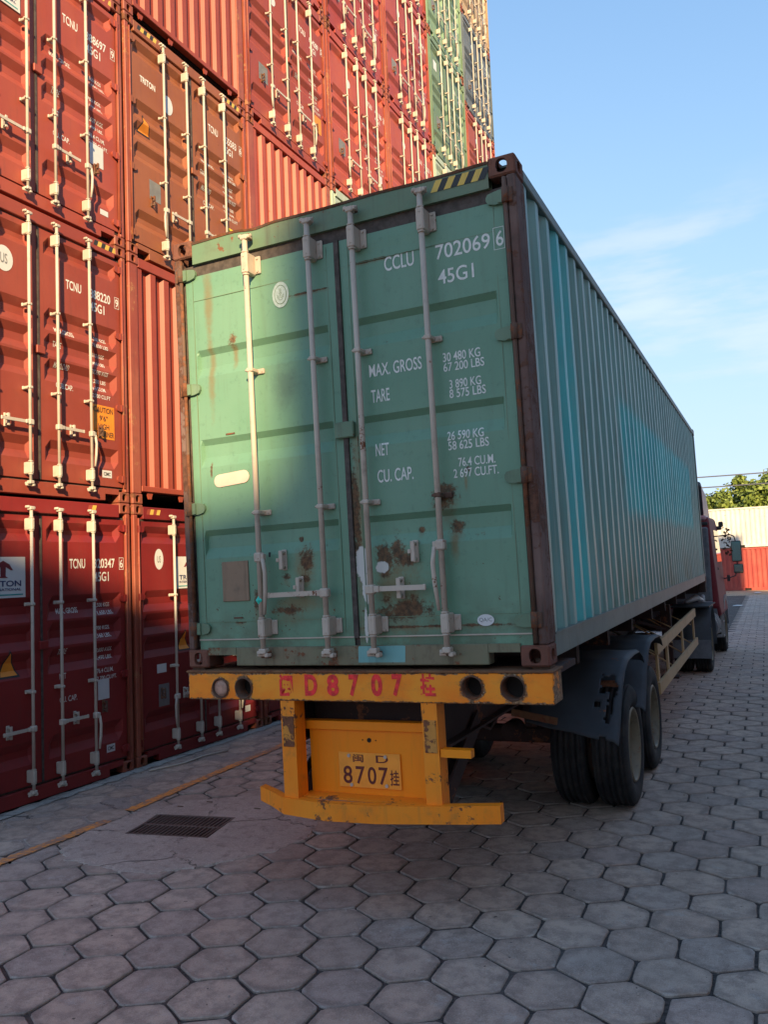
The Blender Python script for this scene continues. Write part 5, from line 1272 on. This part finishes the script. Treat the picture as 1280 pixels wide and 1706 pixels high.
# ------------------------------------------------------------------ far containers, trees, cables
def far_container(x0, y0, z0, Lx, H, mat, label, pocket=True):
    r_ = thing('shipping_container', label, 'shipping container', (x0, y0, z0), (0, 0, .015), 'containers at the far end of the yard')
    b = MB(); b.box(-Lx/2+.05, Lx/2-.05, .1, 2.35, .1, H-.05); b.build('cargo_box', mat, r_)
    n = int(Lx/.28); pr = corr_wall(n, Lx-.3, 0, 0, .036, .072, .068, .070); m = MB(); vs = []; fs = []
    for u, d in pr: vs += [(-Lx/2+.15+u, .02+d, .16), (-Lx/2+.15+u, .02+d, H-.10)]
    for i in range(len(pr)-1): fs.append((2*i, 2*i+2, 2*i+3, 2*i+1))
    m.add(vs, fs).build('side_wall', mat, r_, fix=False)
    a = MB(); a.box(-Lx/2, Lx/2, 0, .08, H-.10, H-.01); a.build('top_side_rail', mat, r_)
    a = MB()
    if pocket: segs = ((-Lx/2, -1.20), (-.84, .84), (1.20, Lx/2))
    else: segs = ((-Lx/2, Lx/2),)
    for p, q in segs: a.box(p, q, 0, .08, .0, .16)
    if pocket:
        for p in (-1.20, .84): a.box(p, p+.36, .0, .08, .13, .16)
    a.build('bottom_side_rail', mat, r_)
    if pocket:
        for p in (-1.20, .84): MB().box(p+.005, p+.355, .06, .085, .0, .13).build('fork_pocket', 'void', r_)
    for sx in (-1, 1): MB().box(sx*Lx/2, sx*(Lx/2-.16), -.005, .16, 0, H).build('corner_post', mat, r_)
    MB().box(-Lx/2, Lx/2, .02, 2.4, H-.02, H).build('roof', mat, r_)
    return r_
far_container(2.0, 50.8, -.02, 6.06, 2.60, 'red_far', 'bright red container on the ground at the far end, beside the truck mirror')
far_container(1.8, 50.8, 2.62, 6.06, 2.45, 'white_far', 'white rust streaked container on top of the bright red one at the far end')
far_container(8.2, 50.9, -.02, 6.06, 2.60, 'red_far', 'bright red container right of the picture beside the far end pair')
far_container(8.2, 50.9, 2.62, 6.06, 2.45, 'white_far', 'white container right of the picture beside the far end pair')
far_container(-4.3, 50.9, -.02, 6.06, 2.60, 'red_far', 'bright red container at the far end hidden behind the truck')
def tree(x, y, h, w, sd_, label, n=5200):
    r_ = thing('broadleaf_tree', label, 'tree', (x, y, 0), (0, 0, 0), 'trees behind the far containers'); rr = random.Random(sd_)
    tk = MB(); tk.tube([(0, 0, -.02), (.1, 0, h*.35), (0, .1, h*.8)], [.22, .16, .05], 10)
    lobes = []
    for i in range(16):
        a = rr.random()*6.28; rad = w*.5*math.sqrt(rr.random()); z = h*(.38+.55*rr.random()**.8); s_ = (1-.55*max(0, (z/h-.5)*2))
        p = Vector((rad*math.cos(a)*s_, rad*math.sin(a)*s_, z)); lobes.append((p, w*(.16+.10*rr.random())))
        if i < 7: tk.tube([(0, 0, h*.25+i*.1), tuple(p*.6+Vector((0, 0, h*.12))), tuple(p)], [.09, .05, .02], 6)
    lobes.append((Vector((0, 0, h-.5)), w*.13))
    tk.build('trunk', 'bark', r_)
    lf = MB()
    for i in range(n):
        p, rd = lobes[rr.randrange(len(lobes))]
        d = Vector((rr.gauss(0, 1), rr.gauss(0, 1), rr.gauss(0, 1))).normalized(); c_ = p+d*rd*(rr.random()**.4); sz = .10+.10*rr.random()
        nrm = (d+Vector((rr.gauss(0, .6), rr.gauss(0, .6), rr.gauss(0, .6)))).normalized(); a_ = nrm.orthogonal().normalized()*sz; b_ = nrm.cross(a_).normalized()*sz*.7
        lf.add([c_-a_, c_-b_, c_+a_, c_+b_], [(0, 1, 2, 3)])
    lf.build('crown', 'leaf', r_, fix=False)
TREES = [(-1.4, 60, 6.5, 4.2), (.7, 59, 7.8, 4.2), (3.0, 60, 8.0, 5.0), (5.6, 61, 7.4, 5.0), (-3.9, 61, 6.4, 4.4), (8.8, 61, 7.4, 5.4), (1.9, 62, 7.2, 5.4)]
TL = ['round tree left of the others behind the white container', 'tall pointed tree behind the white container near the truck', 'tallest tree behind the white container at the right edge', 'tree just outside the right edge behind the white container',
      'low tree hidden behind the cab roof', 'tree far to the right behind the white container', 'lower tree filling the gap behind the two pointed ones']
for i, ((x, y, h, w), lb) in enumerate(zip(TREES, TL)): tree(x, y, h, w, i+1, lb)
for z0, lb in ((7.78, 'upper of the two thin overhead cables above the trees'), (7.05, 'lower of the two thin overhead cables above the trees')):
    m = MB(); pts = [(-30+i*3, 56+.02*i, z0-.16+.0009*((i-10)*3)**2-.02*(i-10)) for i in range(22)]; m.tube(pts, .042, 6)
    tag(m.build('overhead_cable', 'cable'), lb, 'cable', 'overhead cables')
for i, (x, y, lb) in enumerate(((.95, 33, 'white scrap of paper lying far out on the pavers'), (1.55, 46, 'white scrap of paper on the ground near the red container'))):
    m = MB(); m.add([(x-.2, y-.3, .012), (x+.15, y-.2, .012), (x+.22, y+.25, .02), (x-.15, y+.3, .015), (x, y, .05)], [(0, 1, 4), (1, 2, 4), (2, 3, 4), (3, 0, 4)]); tag(m.build('paper_scrap', 'litter'), lb, 'litter')
m = MB(); m.tube([(-3.85, 2.55, .012), (-3.70, 2.95, .014), (-3.72, 3.3, .012), (-3.60, 3.62, .014)], .010, 6); tag(m.build('discarded_strap', 'rod_w'), 'thin pale strap lying on the ground near the foot of the container wall', 'strap')
m = MB()
for px_, py_, a in ((-2.62, 1.55, .4), (-2.45, 1.75, 1.9), (-1.9, 1.7, .1)):
    m.box(px_-.03, px_+.03, py_-.006, py_+.006, .006, .012)
tag(m.build('twig', 'iron'), 'small dark sticks lying on the concrete patch beside the drain', 'debris')

gr = MB(); rr = random.Random(21)
for i in range(420):
    if rr.random() < .45: x = -3.95+abs(rr.gauss(0, .18)); y = rr.uniform(.2, 9)
    else: x = rr.uniform(-3.8, 2.6); y = rr.uniform(-1.6, 7)
    s_ = rr.uniform(.003, .010); z = .001
    if inpoly(x, y, DR): continue
    a = rr.random()*3; c_, d_ = math.cos(a)*s_, math.sin(a)*s_
    gr.add([(x-c_, y-d_, z), (x+d_, y-c_, z), (x+c_, y+d_, z), (x-d_, y+c_, z), (x, y, z+s_*1.1)], [(0, 1, 4), (1, 2, 4), (2, 3, 4), (3, 0, 4)])
o = gr.build('grit', 'patch', None, fix=False); o['kind'] = 'stuff'

# ------------------------------------------------------------------ unseen container rows added right of the camera to block and shape sunlight
def blocker_container(x, y, z, L_, label):
    r_ = thing('shipping_container', label, 'shipping container', (x, y, z), (0, 0, 0), 'unseen containers added to shade the yard')
    return r_
YD = None
def make_blocker():
    r_ = thing('shipping_container', 'unseen white container added right of the camera to block the sun', 'shipping container', (0, 0, 0), (0, 0, 0), 'unseen containers added to shade the yard')
    MB().box(-1.17, 1.17, .05, CL-.05, .02, 2.88).build('cargo_box', 'white_bounce', r_)
    for sx in (1, -1): side_wall_mb(sx, .17, CL-.17, .16, 2.80, 43).build('side_wall', 'white_bounce', r_, fix=False)
    p = MB()
    for sx in (1, -1):
        for y0, y1 in ((0, .17), (CL-.17, CL)): p.box(sx*1.12, sx*1.216, y0, y1, 0, CH)
        p.box(sx*1.15, sx*1.212, .17, CL-.17, 2.80, 2.875); p.box(sx*1.15, sx*1.212, .17, CL-.17, .01, .16)
    p.build('frame', 'white_bounce', r_); return r_
S_ = Vector((hx, hy)); U_ = Vector((-hy, hx))        # towards the sun, and across it
BLOCKERS = [((12.1+CW, -21.80+i*12.21), 0) for i in range(4)]           # added long row, keeps the trailer side in shade
TH = math.atan2(-S_.x, S_.y)
for d_, u_ in ((26.8, -1.22-CW), (26.8, -3.68-CW), (29.0, -1.24+CW), (26.8, -6.14-CW)):   # added diagonal block, set to leave a sun gap for the green doors
    p = S_*d_+U_*u_; BLOCKERS.append(((p.x, p.y), TH))
yp = make_blocker(); first = True
for (x, y), th in BLOCKERS:
    for l in range(5):
        o = yp if first else copy_tree(yp); first = False
        o.location = (x, y, l*2.9); o.rotation_euler = (0, 0, th)
